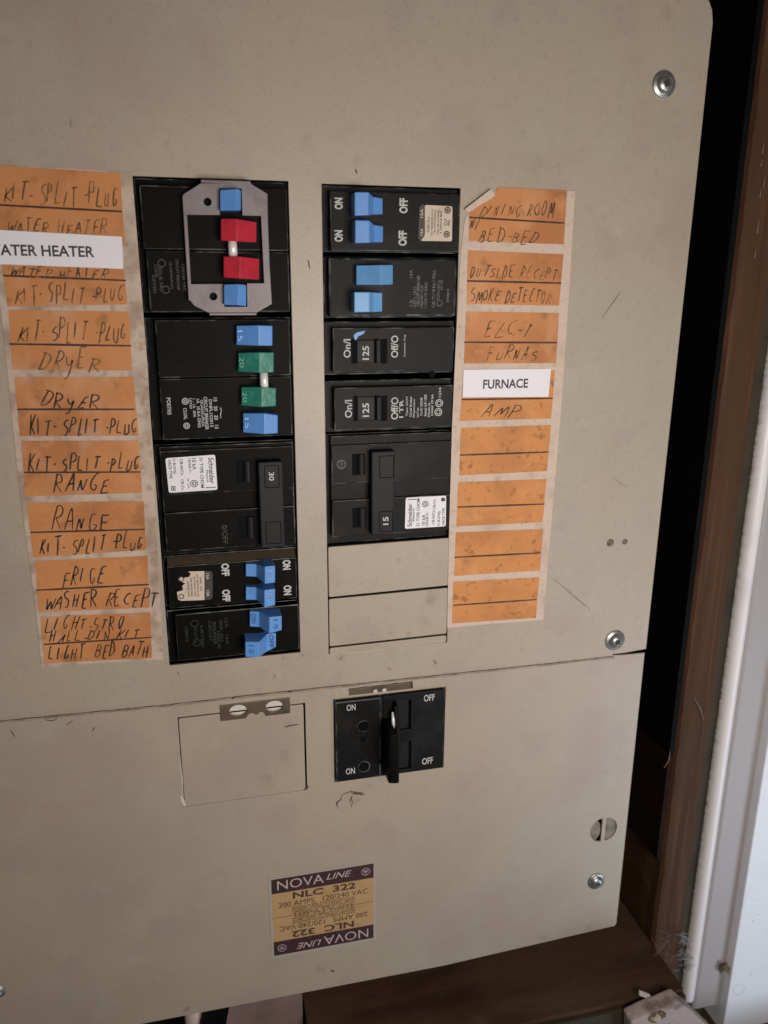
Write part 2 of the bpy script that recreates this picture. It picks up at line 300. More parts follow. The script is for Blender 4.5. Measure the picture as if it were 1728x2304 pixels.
def ptext(mb, body, px, py, length, glyph, h, rot=0, mi=0, off=0.0):
    """lettering centred at a photo position; length / glyph height in photo pixels along the reading direction"""
    u, v = at(px, py, h); k = math.cos(rot)
    if abs(k) > .5:
        a = at(px-length/2, py, h); b = at(px+length/2, py, h); c = at(px, py-glyph/2, h); d = at(px, py+glyph/2, h)
    else:
        a = at(px, py-length/2, h); b = at(px, py+length/2, h); c = at(px-glyph/2, py, h); d = at(px+glyph/2, py, h)
    L = math.hypot(a[0]-b[0], a[1]-b[1]); G = math.hypot(c[0]-d[0], c[1]-d[1])
    mb.text(body, u, v, L, G, h, rot, mi, off)
R90 = math.pi/2
def mm(px, py, n): return abs(at(px+n, py)[0]-at(px, py)[0])
def smear(mb, pts, wpx, h, mi=1):
    q = [at(x, y, h) for x, y in pts]; fine = []
    for i in range(len(q)-1):
        for t in range(5): fine.append((q[i][0]+(q[i+1][0]-q[i][0])*t/5+random.uniform(-.12,.12), q[i][1]+(q[i+1][1]-q[i][1])*t/5+random.uniform(-.12,.12)))
    fine.append(q[-1]); mb.stroke(fine, mm(*pts[0], wpx), h, mi, .8)

# ------------------------------------------------------------------ setting: recess round the panel
EDGE = 222.5
def vwall(name, m, prof, v0, v1, label, cat, rough=0, seg=60, kind=None):
    """upright moulding: plan profile [(u,h)] extruded from v0 to v1; rough wobbles the first profile points"""
    mb = MB(); n = len(prof)
    vs = []; fs = []
    for k in range(seg+1):
        v = v0+(v1-v0)*k/seg
        for i, (u, h) in enumerate(prof):
            j = (.5*random.uniform(-1,1)+.7*math.sin(v*1.9+2*math.sin(v*.31))*math.sin(v*.53))*rough*(1, 1, .9, .6, .3)[i] if rough and i < 5 else 0
            vs.append((u+j, v, h))
    for k in range(seg):
        for i in range(n): fs.append((k*n+i, k*n+(i+1)%n, (k+1)*n+(i+1)%n, (k+1)*n+i))
    fs += [tuple(range(n)), tuple(range(seg*n, seg*n+n))]
    mb.add(vs, fs)
    o = mb.build(name, m, None)
    bm = bmesh.new(); bm.from_mesh(o.data); bmesh.ops.recalc_face_normals(bm, faces=bm.faces); bm.to_mesh(o.data); bm.free()
    return tag(o, label, cat, kind=kind)
mb = MB(); mb.box(-330, 520, -640, 330, -130, -122)
mb.build('recess_back', M['wood_dk'])['kind'] = 'structure'
# tub behind the covers; its right wall carries the gap's shade as black colour
t = thing('panel_box', 'black box behind the beige covers, with the shaded gap along their right side coloured near black', 'panel box', 0, 0, -60)
mb = MB()
uR = at(1594, 1000, -8)[0]
mb.box(uR-1.5, uR+1.5, at(1500, 1700, -8)[1], 190, -118, -8); mb.build('gap_shade_wall', M['void'], t)  # shade of the gap put into a near-black wall
mb = MB(); mb.box(uR-1.4, uR+1.4, at(1470, 1935, -8)[1], at(1500, 1700, -8)[1]-.2, -118, -8.3); mb.build('lower_gap_shade_wall', M['void_fade'], t)  # gap catches more light down here; painted as a browner black
mb = MB(); mb.box(-190, 212, -350, 168, -62, -58); mb.build('back_plate', M['void'], t)
mb = MB(); mb.box(213, 216, -352, 168, -60, -1.5); mb.box(-190, 213, -355, -352, -60, -1.5); mb.build('rim', M['void'], t)
# wood stud to the right
ws0 = at(1594, 1000, -6)[0]; ws1 = at(1678, 1000, -6)[0]
vwall('wood_stud', M['wood'], [(uR+1.6, -118), (uR+1.8, -9), (uR+3, -6.5), (ws0+6, -6), (ws1, -6), (ws1, -118)], -520, 260,
      'brown stained wood stud standing upright between the shaded gap and the white trim', 'wood stud', .5, 80)
mb = MB(); mb.box(ws1+.2, at(1712, 1000, -8)[0]+14, -520, 260, -100, -8)  # drywall edge; its shade is in the dark olive colour
tag(mb.build('shaded_drywall_edge', M['olive']), 'drywall edge between brown stud and white trim, its shade put into dark olive colour', 'drywall edge')
# white trim and door at the far right
H1 = -2
tl = at(1700, 1000, H1-5)[0]; tg = at(1621, 1900, H1)[0]; te = at(1690, 1900, H1)[0]
LZ = H1-14; lw = tg-tl
lip = [(tl+7, LZ)]+[(tl+lw*.46*(1-math.cos(a)), H1-5.0+5.0*math.sin(a)) for a in [math.pi*(-.12+k*.094) for k in range(11)]]+[(tg-1.0, H1-3.6), (tg-.3, H1-4.6)]
band = [(tg-.2, LZ), (tg-.2, H1-4.8), (tg+.6, H1-3.9), (tg+2, H1-3.2), (te-1, H1-3), (te, H1-3.6), (te, LZ)]
tb = at(1530, 2262, H1)[1]
tr = thing('door_trim', 'white painted trim with chipped left edge running up beside the brown stud', 'trim', (tl+te)/2, tb, H1)
def vpart(name, m, prof, v0, v1, parent, rough=0, seg=90):
    o = vwall(name, m, prof, v0, v1, None, None, rough, seg); base = parent.location
    for x in o.data.vertices: x.co -= base
    o.parent = parent; return o
lp = vpart('rounded_lip', M['trim'], lip+[(tg-.3, LZ)], tb, 260, tr, .42, 520)
for f in lp.data.polygons: f.use_smooth = len(f.vertices) == 4
vpart('flat_band', M['wallgrey'], band, tb-10, 260, tr)
dr = thing('door', 'cool white painted door with small scuffs at the lower right edge', 'door', te+40, -430, H1)
mb = MB(); d0 = at(1692, 1900, H1+3)[0]
mb.box(d0, d0+160, -520, 260, -24, H1+3); mb.build('slab', M['door'], dr, bevel=.8)
mb = MB()
for px, py, l in [(1697, 2017, 8), (1683, 2029, 12), (1682, 2043, 10), (1699, 2062, 8), (1694, 2074, 6), (1706, 2060, 6)]:
    smear(mb, [(px-l/2, py+1), (px, py-1), (px+l/2, py+1)], 3.2, H1+3.08, 0)
u, v = at(1662, 2226, H1+3.08); mb.ring(u, v, H1+3.08, 4.2, .22)
mb.build('scuff_mark', M['screw'], dr)
# ledge under the panel
sv = -386.0
mb = MB(); mb.box(at(690, 2280)[0], uR+1, sv-22, sv, -120, 27)
tag(mb.build('sill_board', M['sill'], bevel=1.2), 'dusty dark brown sill board lying under the lower cover', 'sill board')
mb = MB(); mb.box(at(690, 2280)[0], uR+1, sv-70, sv-2.6, 27.2, 30)  # added sheet that darkens the sill front, shade in its colour
tag(mb.build('sill_front_shade', M['olive'], bevel=.6), 'dark olive sheet added on the front of the sill, its shade put into the colour', 'sill front')
mb = MB(); mb.box(-300, 420, -470, -462, -120, 40); mb.build('floor', M['olive'])['kind'] = 'structure'
mb = MB(); a, b = at(508, 2290, -8)[0], at(682, 2290, -8)[0]; mb.box(a, b, -455, -372, -60, -8); mb.box(a-2.2, a-.2, -455, -372, -60, -6.5)
tag(mb.build('painted_board', M['pink'], bevel=.8), 'mauve painted board end standing below the lower cover left of the sill', 'board')
mb = MB(); p0 = at(436, 2285, -10); mb.tube([(p0[0], -360, -16), (p0[0]+1, -400, -10), (p0[0]+3, -450, -8)], 5.5, 12)
tag(mb.build('sheathed_pipe', M['pale'], smooth=True), 'pale pink sheathed pipe below the bottom edge of the cover', 'pipe')
mb = MB(); q0 = at(492, 2270, -4); q1 = at(462, 2306, -4)
mb.prism([(q0[0]-4, q0[1]+8), (q0[0]+7, q0[1]+8), (q1[0]+8, q1[1]-14), (q1[0]-7, q1[1]-14)], -6, -3)
tag(mb.build('cable_strap', M['void']), 'black strap crossing between the pale pipe and the mauve board', 'strap')
# rubble, slab and webs in the lower right corner
s0 = at(1500, 2290, 18); mb = MB()
pts = [at(x, y, 40) for x, y in [(1420, 2300), (1455, 2282), (1492, 2268), (1528, 2252), (1562, 2280), (1610, 2325), (1560, 2390), (1420, 2390)]]
mb.prism(pts, 31, 40); tag(mb.build('plaster_slab', M['plaster'], bevel=1.5), 'broken greyish pink plaster slab in the bottom right corner below the trim', 'plaster slab')
def chunk(name, m, px, py, h, sx, sy, sz, label, cat, rot=0, group=None):
    mb = MB(); u, v = at(px, py, h); n = 9; vs = []
    bm = bmesh.new(); bmesh.ops.create_icosphere(bm, subdivisions=2, radius=1)
    ca, sa = math.cos(rot), math.sin(rot); me_v = []
    for x in bm.verts:
        k = 1+random.uniform(-.22, .22); a, b, c = x.co.x*sx*k, x.co.y*sy*k, x.co.z*sz*k
        me_v.append((u+a*ca-b*sa, v+a*sa+b*ca, h+c))
    bm.verts.index_update(); fs = [tuple(q.index for q in f.verts) for f in bm.faces]; bm.free()
    mb.add(me_v, fs); return tag(mb.build(name, m), label, cat, group)
chunk('rubble_lump', M['rubble'], 1478, 2284, 40, 5, 3.0, 3, 'brown crumbly lump lying on the pale plaster slab', 'rubble', .3)
chunk('mortar_blob', M['rubble'], 1630, 2180, H1-1, 3.5, 4.5, 2.5, 'dirty mortar blob stuck between the flat trim band and the door', 'mortar', .2)
chunk('wood_splinter_heap', M['rubble'], 1640, 2292, H1-3, 7, 6, 5, 'brown rubble heap at the foot of the white door', 'rubble', .5)
mb = MB(); a, b = at(1438, 2234, 30), at(1462, 2244, 30)
mb.prism([(a[0], a[1]+1.6), (b[0], b[1]+1.8), (b[0]+.2, b[1]-1.6), (a[0], a[1]-1.4)], 29, 30.6)
tag(mb.build('plaster_chip', M['chip'], bevel=.4), 'small pale plaster chip on the edge of the brown sill', 'chip')
mb = MB()
for i in range(60):
    px, py = random.gauss(1549, 7), random.uniform(2098, 2185); h = H1+1
    u, v = at(px, py, h); pts = [(u, v, h)]; d = random.uniform(2.6, 3.6)
    for k in range(5): d += random.uniform(-.5, .5); u += math.cos(d)*.8; v += math.sin(d)*.7; pts.append((u, v, h+random.uniform(-.6, .9)))
    mb.tube(pts, .14, 4)
tag(mb.build('dust_fluff', M['dust']), 'bluish white dust fluff clinging to the lower trim edge', 'dust', kind='stuff')
mb = MB()
for i in range(34):
    px, py = random.choice([(random.gauss(1500, 12), random.uniform(2090, 2200)), (random.uniform(1430, 1500), random.uniform(2110, 2290)), (random.gauss(1450, 14), random.uniform(2245, 2295))])
    h = random.uniform(-6, 6); u, v = at(px, py, h); pts = [(u, v, h)]; d = random.uniform(0, 6.3)
    for k in range(6): d += random.uniform(-.4, .4); u += math.cos(d)*2.0; v += math.sin(d)*2.0; pts.append((u, v, h+random.uniform(-.6, .9)))
    mb.tube(pts, .08, 3)
tag(mb.build('cobweb', M['web']), 'thin grey cobweb threads in the corner of stud and sill', 'cobweb', kind='stuff')
mb = MB()
for a, b in [((1562, 1570), (1584, 1622)), ((1508, 1690), (1494, 1728))]:
    p, q = at(*a, -4), at(*b, -4); mb.tube([(p[0], p[1], -4), ((p[0]+q[0])/2+.5, (p[1]+q[1])/2, -3), (q[0], q[1], -4)], [.08, .28, .15], 5)
for px, y0, y1 in [(1720, 320, 345), (1714, 420, 445), (1708, 495, 525), (1722, 400, 420), (1702, 560, 580), (1716, 360, 375)]:
    p, q = at(px, y0, -5.4), at(px-4, y1, -5.4); mb.tube([(p[0], p[1], -5.6), (q[0], q[1], -5.6)], [.1, .3], 4)
tag(mb.build('splinter', M['web']), 'pale splinters and scratches standing on the brown stud', 'splinters', kind='stuff')

# ------------------------------------------------------------------ covers
LC = rect([(300,397),(646,408),(676,1465),(380,1495)])          # left breaker opening
RC = rect([(723,413),(1036,425),(1002,1443),(738,1470)])        # right breaker opening (down to the last knockout)
T = 1.4
seamL, seamR = at(0, 1619, T), at(1453, 1462, T)
sv_l = seamL[1]; sv_r = seamR[1]; sv_m = at(720, 1544, T)[1]
cu = thing('panel_cover', 'beige enamel upper cover sheet with both breaker openings', 'panel cover', 60, 40)
mb = MB()
eR = at(1503, 1000, T)[0]; vt = at(1583, -14, T)[1]
outer = [(-190, (sv_l+sv_m)/2-.4), (seamL[0], sv_l), (at(720,1544,T)[0], sv_m), (seamR[0]-12, sv_r-.5), (eR-.2, sv_r+.4), (eR+.4, at(1560,400,T)[1]), (eR+.3, at(1594,50,T)[1]),
         (eR-.6, at(1592,22,T)[1]), (eR-2.4, at(1586,2,T)[1]), (eR-5.2, vt), (eR-9, vt+3), (eR-14, vt+4.6), (-190, vt+4.6)]
notch = 0
mb.plate(outer, [rpts(LC), rpts(RC)], 0, T, .25)
for pts, w in [([(1354,718),(1372,690),(1400,652)], 2.2), ([(693,585),(697,605)], 4), ([(800,380),(803,392)], 4)]: smear(mb, pts, w, T+.04)
smear(mb, [(1236,1295),(1290,1340),(1328,1372)], 3.5, T+.04, 2); smear(mb, [(1380,1075),(1400,1090),(1412,1096)], 3, T+.04, 2); smear(mb, [(158,268),(160,290)], 4, T+.04, 2)
for a_ in [(398,1510),(676,1470),(640,1476),(770,1478),(975,1485),(870,1500),(620,1518)]: smear(mb, [a_, (a_[0]+random.uniform(-8,10), a_[1]+random.uniform(3,12))], 5, T+.04, 2)
mb.build('sheet', [M['paint_up'], M['dirt_and_shade'], M['seam_shade_and_dust']], cu)
# dents where old holes were filled
mb = MB()
for px, py, r in [(1373, 1221, 8), (1406, 1219, 6)]:
    u, v = at(px, py, T); R_ = mm(px, py, r); mb.lathe(u, v, [(R_, T+.02), (R_*.8, T+.35), (R_*.35, T+.1)], 16)
mb.build('plugged_hole', M['bronze'], cu, smooth=True)
def knock(pts, hf, label):
    q_ = [at(*p, hf) for p in pts]; q_ = [(RC[0]+.45, q_[0][1]), (RC[1]-.35, q_[1][1]), (RC[1]-.35, q_[2][1]), (RC[0]+.45, q_[3][1])]
    mb = MB(); mb.plate(rounded(q_, .9, 3), [], hf-1.2, hf, .3); o = mb.build('knockout_plate', M['paint'], cu); return o
g = 2.2
knock([(741,1231),(1010,1210.5),(1006,1317.5),(741,1344)], T, '')
knock([(741.5,1348.5),(1006,1323),(1001.5,1426),(741.5,1455)], T-.1, '')
knock([(741.5,1459),(1001.5,1430),(1001,1446),(741,1474)], T-.15, '')
mb = MB(); mb.box(RC[0]-3, RC[1]+3, RC[2]-3, at(740,1232)[1]+1, -3, -.4); mb.build('backing_strip', M['void'], cu)

cl = thing('panel_cover', 'beige enamel lower cover sheet holding the main breaker and the nameplate', 'panel cover', 60, -300)
MR = rect([(747,1574),(1004,1541),(1002,1726),(750,1767)])
KO = rect([(399.5,1617),(686.4,1582),(691.5,1777),(417,1817)])
kq = [at(399.5,1617), at(686.4,1582), at(691.5,1778), at(416,1817)]
BKL = [at(495,1588), at(652,1567), at(655.5,1602), at(499,1622)]
BKR = [at(784,1549.5), at(928,1533), at(929,1550), at(786,1570)]
eL = at(1405, 1900)[0]
oR = at(1453, 1469)[1]
slotc = at(1358, 1867)
def oval(u, v, a, b, n=20, t0=0, t1=2*math.pi): return [(u+a*math.cos(t0+(t1-t0)*i/n), v+b*math.sin(t0+(t1-t0)*i/n)) for i in range(n if abs(t1-t0) > 6 else n+1)]
mb = MB()
bl = at(320, 2304); bm_ = at(1000, 2172); br = at(1381, 2084)
ra = mm(1340, 1868, 27)
halfL = oval(slotc[0]-1.1, slotc[1], ra*.95, ra*1.0, 14, math.pi/2, 3*math.pi/2)
halfR = oval(slotc[0]+1.1, slotc[1], ra*.95, ra*1.0, 14, -math.pi/2, math.pi/2)
# the ledge under the seam runs up behind the upper cover
low_outer = [(-190, sv_l+6), (at(1380,1460)[0], sv_l+6), (at(1380,1460)[0], at(1380,1474)[1]), (at(1397,1474)[0], at(1397,1474)[1]), (eL+.2, oR), (eL+.2, br[1]+1.5), (eL-1, br[1]), (bm_[0], bm_[1]-.2), (bl[0], bl[1]), (-190, bl[1]-1)]
hole_main = rpts((MR[0]+.6, MR[1]-.6, MR[2]+.6, MR[3]-.6))
hole_bkR = [BKR[0], BKR[1], (BKR[2][0], MR[3]+.5), (BKR[3][0], MR[3]+.5)]
mb.plate(low_outer, [hole_main, hole_bkR, rpts((kq[0][0], kq[1][0], kq[2][1]+0, kq[1][1])), halfL, halfR], -1.2, 0, .2)
for pts, w in [([(761,1822),(757,1806),(766,1800),(770,1790)], 4), ([(768,1790),(778,1784),(790,1781),(800,1783),(818,1783)], 4), ([(790,1786),(810,1786),(821,1788)], 5), ([(790,1818),(794,1800)], 2),
               ([(788,1806),(792,1790)], 4), ([(520,1574),(528,1568),(545,1566)], 3.5), ([(648,1558),(664,1553)], 3.5), ([(573,1565),(578,1560)], 3.5), ([(22,1640),(35,1660)], 3), ([(207,1645),(214,1636)], 3.5),
               ([(148,1632),(165,1620)], 3), ([(744,2183),(752,2186)], 5), ([(100,1612),(105,1620),(116,1622),(127,1618),(129,1608)], 2.5)]: smear(mb, pts, w, .04)
seam = [(x, sl_y) for x, sl_y in [(-10,1622),(150,1606),(380,1584),(560,1563),(720,1546),(880,1529),(1040,1512),(1200,1495),(1402,1472.5)]]
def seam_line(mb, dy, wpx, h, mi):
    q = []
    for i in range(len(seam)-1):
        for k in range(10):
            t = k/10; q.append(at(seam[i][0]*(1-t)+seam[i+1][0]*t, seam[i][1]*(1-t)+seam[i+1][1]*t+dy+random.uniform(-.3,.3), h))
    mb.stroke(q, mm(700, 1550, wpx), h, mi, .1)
seam_line(mb, 3.6, 7, .04, 2); seam_line(mb, 1.4, 2.6, .07, 1)  # shade below the upper cover's edge, painted as two brown ribbons
mb.build('sheet', [M['paint_lo'], M['dirt_and_shade'], M['seam_shade_and_dust']], cl)
mb = MB(); mb.prism([(a-.3, b) for a, b in halfR], -1.5, -.7); mb.build('knockout_tab', M['grime_floor'], cl)
mb = MB(); mb.prism(oval(slotc[0]-4.9, slotc[1]-.2, 3.4, 6.4), -2.0, -.8); mb.build('knockout_tab', M['grime_floor'], cl)
# left knockout with bracket tab
mb = MB(); e = .55
u0, u1, v1, v0 = kq[0][0], kq[1][0], kq[1][1], kq[2][1]
mb.plate(rounded([(u0+.35, v0+.1), (u1-.8, v0+.1), (u1-.8, v1-.7), (u0+.35, v1-.7)], .8, 3), [], -1.3, -.1, .3)
smear(mb, [(640,1636),(655,1632),(674,1630)], 4, -.02)
smear(mb, [(684,1776),(692,1771),(694,1768)], 6, .06)
kp = mb.build('knockout_plate', [M['paint_lo'], M['dirt_and_shade']], cl)
mb = MB(); smear(mb, [(408,1790),(412,1803),(417,1815)], 7, .08, 0); smear(mb, [(405,1700),(410,1760),(413,1795)], 2.5, .08, 0); mb.build('paint_chip', M['chip'], cl)
def bracket(q, parent, hole=True):
    mb = MB(); (x0, y0), (x1, y1), (x2, y2), (x3, y3) = q
    vt_, vb_ = (y0+y1)/2, (y2+y3)/2; w = x1-x0
    def pt(s, t): return (x0+w*s, vb_+(vt_-vb_)*t)
    outer = [pt(0,0), pt(.36,0), pt(.40,.26), pt(.46,.30), pt(.49,.16), pt(.53,.16), pt(.56,.30), pt(.62,.24), pt(.64,0), pt(1,0), pt(1,1), pt(0,1)]
    hs = [oval(*pt(.25,.56), 4.0, 2.9), oval(*pt(.77,.56), 4.0, 2.9)] if hole else []
    mb.plate(outer, hs, .05, .7, .15)
    b = mb.build('bracket_tab', M['bronze'], parent)
    if hole:
        mb = MB()
        for s in (.25, .77):
            u, v = pt(s, .56); mb.prism(oval(u, v+.35, 3.9, 2.4, 20), -.1, .3)
        mb.build('bolt_head', M['chip'], b)
        mb = MB()
        for s in (.25, .77):
            u, v = pt(s, .50); mb.prism([(u-3.6, v-.35), (u+3.6, v-.35), (u+3.6, v+.35), (u-3.6, v+.35)], .1, .42)
        mb.build('bolt_slot', M['void'], b)
    return b
bracket(BKL, cl)
q = BKR; mb = MB(); uA, uB, vA = q[0][0], q[1][0], (q[0][1]+q[1][1])/2
mb.plate([(uA, MR[3]+.2), (uB, MR[3]+.2), (uB, vA+.6), (uA, vA+.6)], [oval(uA+(uB-uA)*.24, vA+.4, 3.6, 1.5), oval(uA+(uB-uA)*.74, vA+.4, 3.6, 1.5)], -1.9, -1.1, .15)
mb.prism(oval(uA+(uB-uA)*.42, MR[3]+1.1, 1.1, .9, 10), -1, -.3, 1); mb.prism(oval(uA+(uB-uA)*.56, MR[3]+1.2, 1.1, .9, 10), -1, -.3, 1)
mb.build('bracket_tab', [M['bronze'], M['chip']], cl)

# screws
def screw(px, py, h, rpx, label, tilt, deep=1.0):
    u, v = at(px, py, h); r = mm(px, py, rpx)
    t = thing('cover_screw', label, 'screw', u, v, h, 'screws holding the beige covers')
    mb = MB(); mb.lathe(u, v, [(r, h+.02), (r*1.02, h+.5), (r*.93, h+.75), (r*.74, h+.85), (r*.68, h+1.1), (r*.6, h+1.9*deep), (r*.42, h+2.5*deep), (r*.2, h+2.7*deep), (.05, h+2.72*deep)], 32)
    mb.build('head', M['screw'], t, smooth=True)
    mb = MB(); s = r*.24; ca, sa = math.cos(tilt), math.sin(tilt); hh = h+2.74*deep
    mb.prism([(u+x*ca-y*sa, v+x*sa+y*ca) for x, y in ((-s,-s),(s,-s),(s,s),(-s,s))], hh-1, hh); mb.build('drive_recess', M['screw_dark'], t)
    return t
screw(1493, 190, T, 25, 'domed zinc screw near the rounded top right corner of the upper cover', .5)
screw(1383, 1440, T, 21, 'zinc screw standing on the seam between upper and lower cover', .2, 1.2)
screw(1341, 1982, 0, 18, 'zinc screw near the lower right corner of the lower cover', .4)
screw(-3, 2230, 0, 17, 'zinc screw cut by the left side of the photo on the lower cover', .1)

# ------------------------------------------------------------------ breakers
FH = 3.2     # height of the breaker faces
def case(parent, r, m=None, hf=FH, shoulder=1.2, top_pad=.3, extra=None, name='case', bev=.45, u_full=None):
    """face block on a wider shoulder base that fills the opening"""
    mb = MB(); u0, u1, v0, v1 = r; U0, U1 = u_full
    mb.box(U0+.25, U1-.25, v0-top_pad, v1+top_pad, -30, -1.6)
    mb.box(u0, u1, v0, v1, -2, hf)
    if extra: extra(mb)
    return mb.build(name, m or M['black'], parent, bevel=bev)
LF, RF = (LC[0], LC[1]), (RC[0], RC[1])
def toggle(parent, secs, m, hb=FH-.6, ink=None, bev=.35, name='toggle'):
    mb = MB(); mb.loft(secs, hb); o = mb.build(name, m, parent, bevel=bev)
    return o
def words(parent, specs, h, rot, m, off, name='lettering'):
    for sp in specs:
        mb = MB(); ptext(mb, *sp, h, rot, 0, off); mb.build(name, m, parent)
def lines(mb, specs, h, rot, mi=0, off=.01):
    for (body, px, py, ln, gl) in specs: ptext(mb, body, px, py, ln, gl, h, rot, mi, off)

# 1: four-toggle breaker with red handles and steel tie plate
r1 = rect([(312,418),(647,424),(654,702),(335,702)], FH)
b = thing('circuit_breaker', 'black breaker with red and blue toggles behind the grey tie plate', 'circuit breaker', (r1[0]+r1[1])/2, (r1[2]+r1[3])/2, 0, 'circuit breakers in the panel')
vm = (r1[2]+r1[3])/2
mb = MB(); mb.box(LF[0]+.25, LF[1]-.25, r1[2]-.3, LC[3]-.3, -30, -1.6); mb.box(r1[0], LF[1]-.8, vm+.25, r1[3], -2, FH); mb.box(r1[0]+.7, LF[1]-.8, r1[2], vm-.25, -2, FH)
mb.build('case', M['black'], b, bevel=.45)
mb = MB(); lines(mb, [('CU/AL', 352, 610, 30, 8), ('LISTED', 347, 640, 40, 7), ('ISSUE NO', 362, 628, 55, 7), ('QUADRUPLEX', 385, 620, 62, 6), ('CIRCUIT BREAKER', 400, 618, 70, 6), ('120/240 VAC', 414, 625, 60, 6)], FH+.05, -R90)
for px, py in [(364, 592), (373, 652)]: u, v = at(px, py, FH); mb.ring(u, v, FH+.05, 1.5, .3)
mb.build('moulded_lettering', M['emboss'], b)
toggle(b, [(497,492,541,10), (533,492,543,12), (577,500,545,7.5)], M['red'])
toggle(b, [(503,577,624,10), (540,577,627,12), (583,582,629,7.5)], M['red'])
toggle(b, [(495,427,474,9), (532,425,473,11), (542,427,473,9.5)], M['blue'], hb=-1)
toggle(b, [(504,640,686,9), (536,639,687,11), (554,641,689,9.5)], M['blue'], hb=-1)
u0, v0 = at(522, 540, 8); u1, v1 = at(528, 580, 8)
mb = MB(); mb.tube([(u0, v0, 8), (u0+.2, v1, 8)], 1.75, 16); mb.build('tie_rod', M['steel'], b, smooth=True)
hp = 6.0
tp = thing('handle_tie_plate', 'grey zinc tie plate with a square window clipped over the red toggles', 'tie plate', *at(510, 560, hp), hp)
P = lambda l: [at(x, y, hp) for x, y in l]
outer = P([(452,412),(563,411),(569,416),(602,436),(603,500),(607,600),(612,684),(577,704),(471,705),(437,688),(428,677),(412,437)])
win = P([(421,483.5),(587,486),(594,637),(430,639)])
hl = [oval(*at(467,454,hp), 1.45, 1.45), oval(*at(480,667,hp), 1.45, 1.45)]
cut = [P([(495,425),(543,425),(544,482),(496,481.5)]), P([(504,641),(554,641),(555,690),(505,690)])]
# window, toggle cut-outs joined to the window edge
win = P([(421,483.5),(495,484),(494,424),(543.5,424),(545,485),(587,486),(594,637),(555.5,637),(556,690),(505,690),(503,638.5),(430,639)])
mb = MB(); mb.plate(outer, [win]+hl, hp-1.0, hp, .15); mb.build('plate', M['zinc'], tp)
mb = MB()
for (a, c) in [((452,410),(563,409)), ((471,707),(577,706))]:
    p, q = at(*a, hp), at(*c, hp); mb.box(p[0], q[0], (p[1]+q[1])/2-.5, (p[1]+q[1])/2+.5, FH-1.5, hp+.9)
p, q = at(413,440,hp), at(428,676,hp); mb.box(p[0]-.5, p[0]+.5, q[1], p[1], FH+.05, hp+.5)
mb.build('folded_lip', M['zinc'], tp, bevel=.2)

# 2: green quad
r2 = rect([(344,721),(657,718),(664,983),(371,987)], FH)
b = thing('circuit_breaker', 'black breaker with green toggles joined by a rod between two blue toggles', 'circuit breaker', (r2[0]+r2[1])/2, (r2[2]+r2[3])/2, 0, 'circuit breakers in the panel')
vm = at(358, 852, FH)[1]
mb = MB(); mb.box(LF[0]+.25, LF[1]-.25, r2[2]-.8, r2[3]+.8, -30, -1.6); mb.box(r2[0], LF[1]-1.2, vm+.2, r2[3], -2, FH); mb.box(r2[0], LF[1]-1.2, r2[2], vm-.2, -2, FH)
a0, a1 = at(430, 735, FH), at(492, 835, FH)
mb.build('case', M['black'], b, bevel=.45)
toggle(b, [(532,733,776,7), (582,732,778,11), (613,733,778,9.5)], M['blue'])
toggle(b, [(536,794,836,7), (584,793,839,11), (616,793,838,9.5)], M['green'])
toggle(b, [(543,871,912,7), (589,871,916,11), (621,873,914,9.5)], M['green'])
toggle(b, [(547,930,973,7), (595,930,977,11), (625,934,975,9.5)], M['blue'])
u0, v0 = at(593, 838, 8.5); _, v1 = at(594, 875, 8.5)
mb = MB(); mb.tube([(u0, v0, 8.5), (u0+.1, v1, 8.5)], 1.7, 16); mb.build('tie_rod', M['steel'], b, smooth=True)
mb = MB()
lines(mb, [('PO07/05', 380, 914, 38, 9), ('CU/AL', 417, 931, 26, 8), ('LISTED', 429, 908, 24, 5.5), ('1 - 1A  20A', 437, 918, 42, 6), ('1A  10 KA DNG', 447, 930, 64, 7), ('QUADRUPLEX', 455, 930, 60, 7), ('CIRCUIT BREAKER', 464, 930, 74, 8), ('DNPL152015', 475, 930, 62, 7), ('15   20   20   15', 486, 930, 70, 8)], FH+.05, -R90, 0, .015)
for px, py, rr in [(417, 903, 1.35), (420, 958, 1.3)]: u, v = at(px, py, FH); mb.ring(u, v, FH+.05, rr, .35); mb.ring(u, v, FH+.05, rr*.5, .3)
smear(mb, [(494, 918), (497, 918), (497, 940), (494, 940)], 1.6, FH+.05, 0)
mb.build('lettering', M['wprint'], b)
words(b, [('20', 544, 815, 24, 11), ('20', 551, 893, 24, 11)], 8.05, -R90, M['green_ink'], .01, 'moulded_lettering')
words(b, [('15', 540, 755, 24, 11), ('15', 556, 952, 24, 11)], 8.05, -R90, M['blue_raised'], .01, 'moulded_lettering')
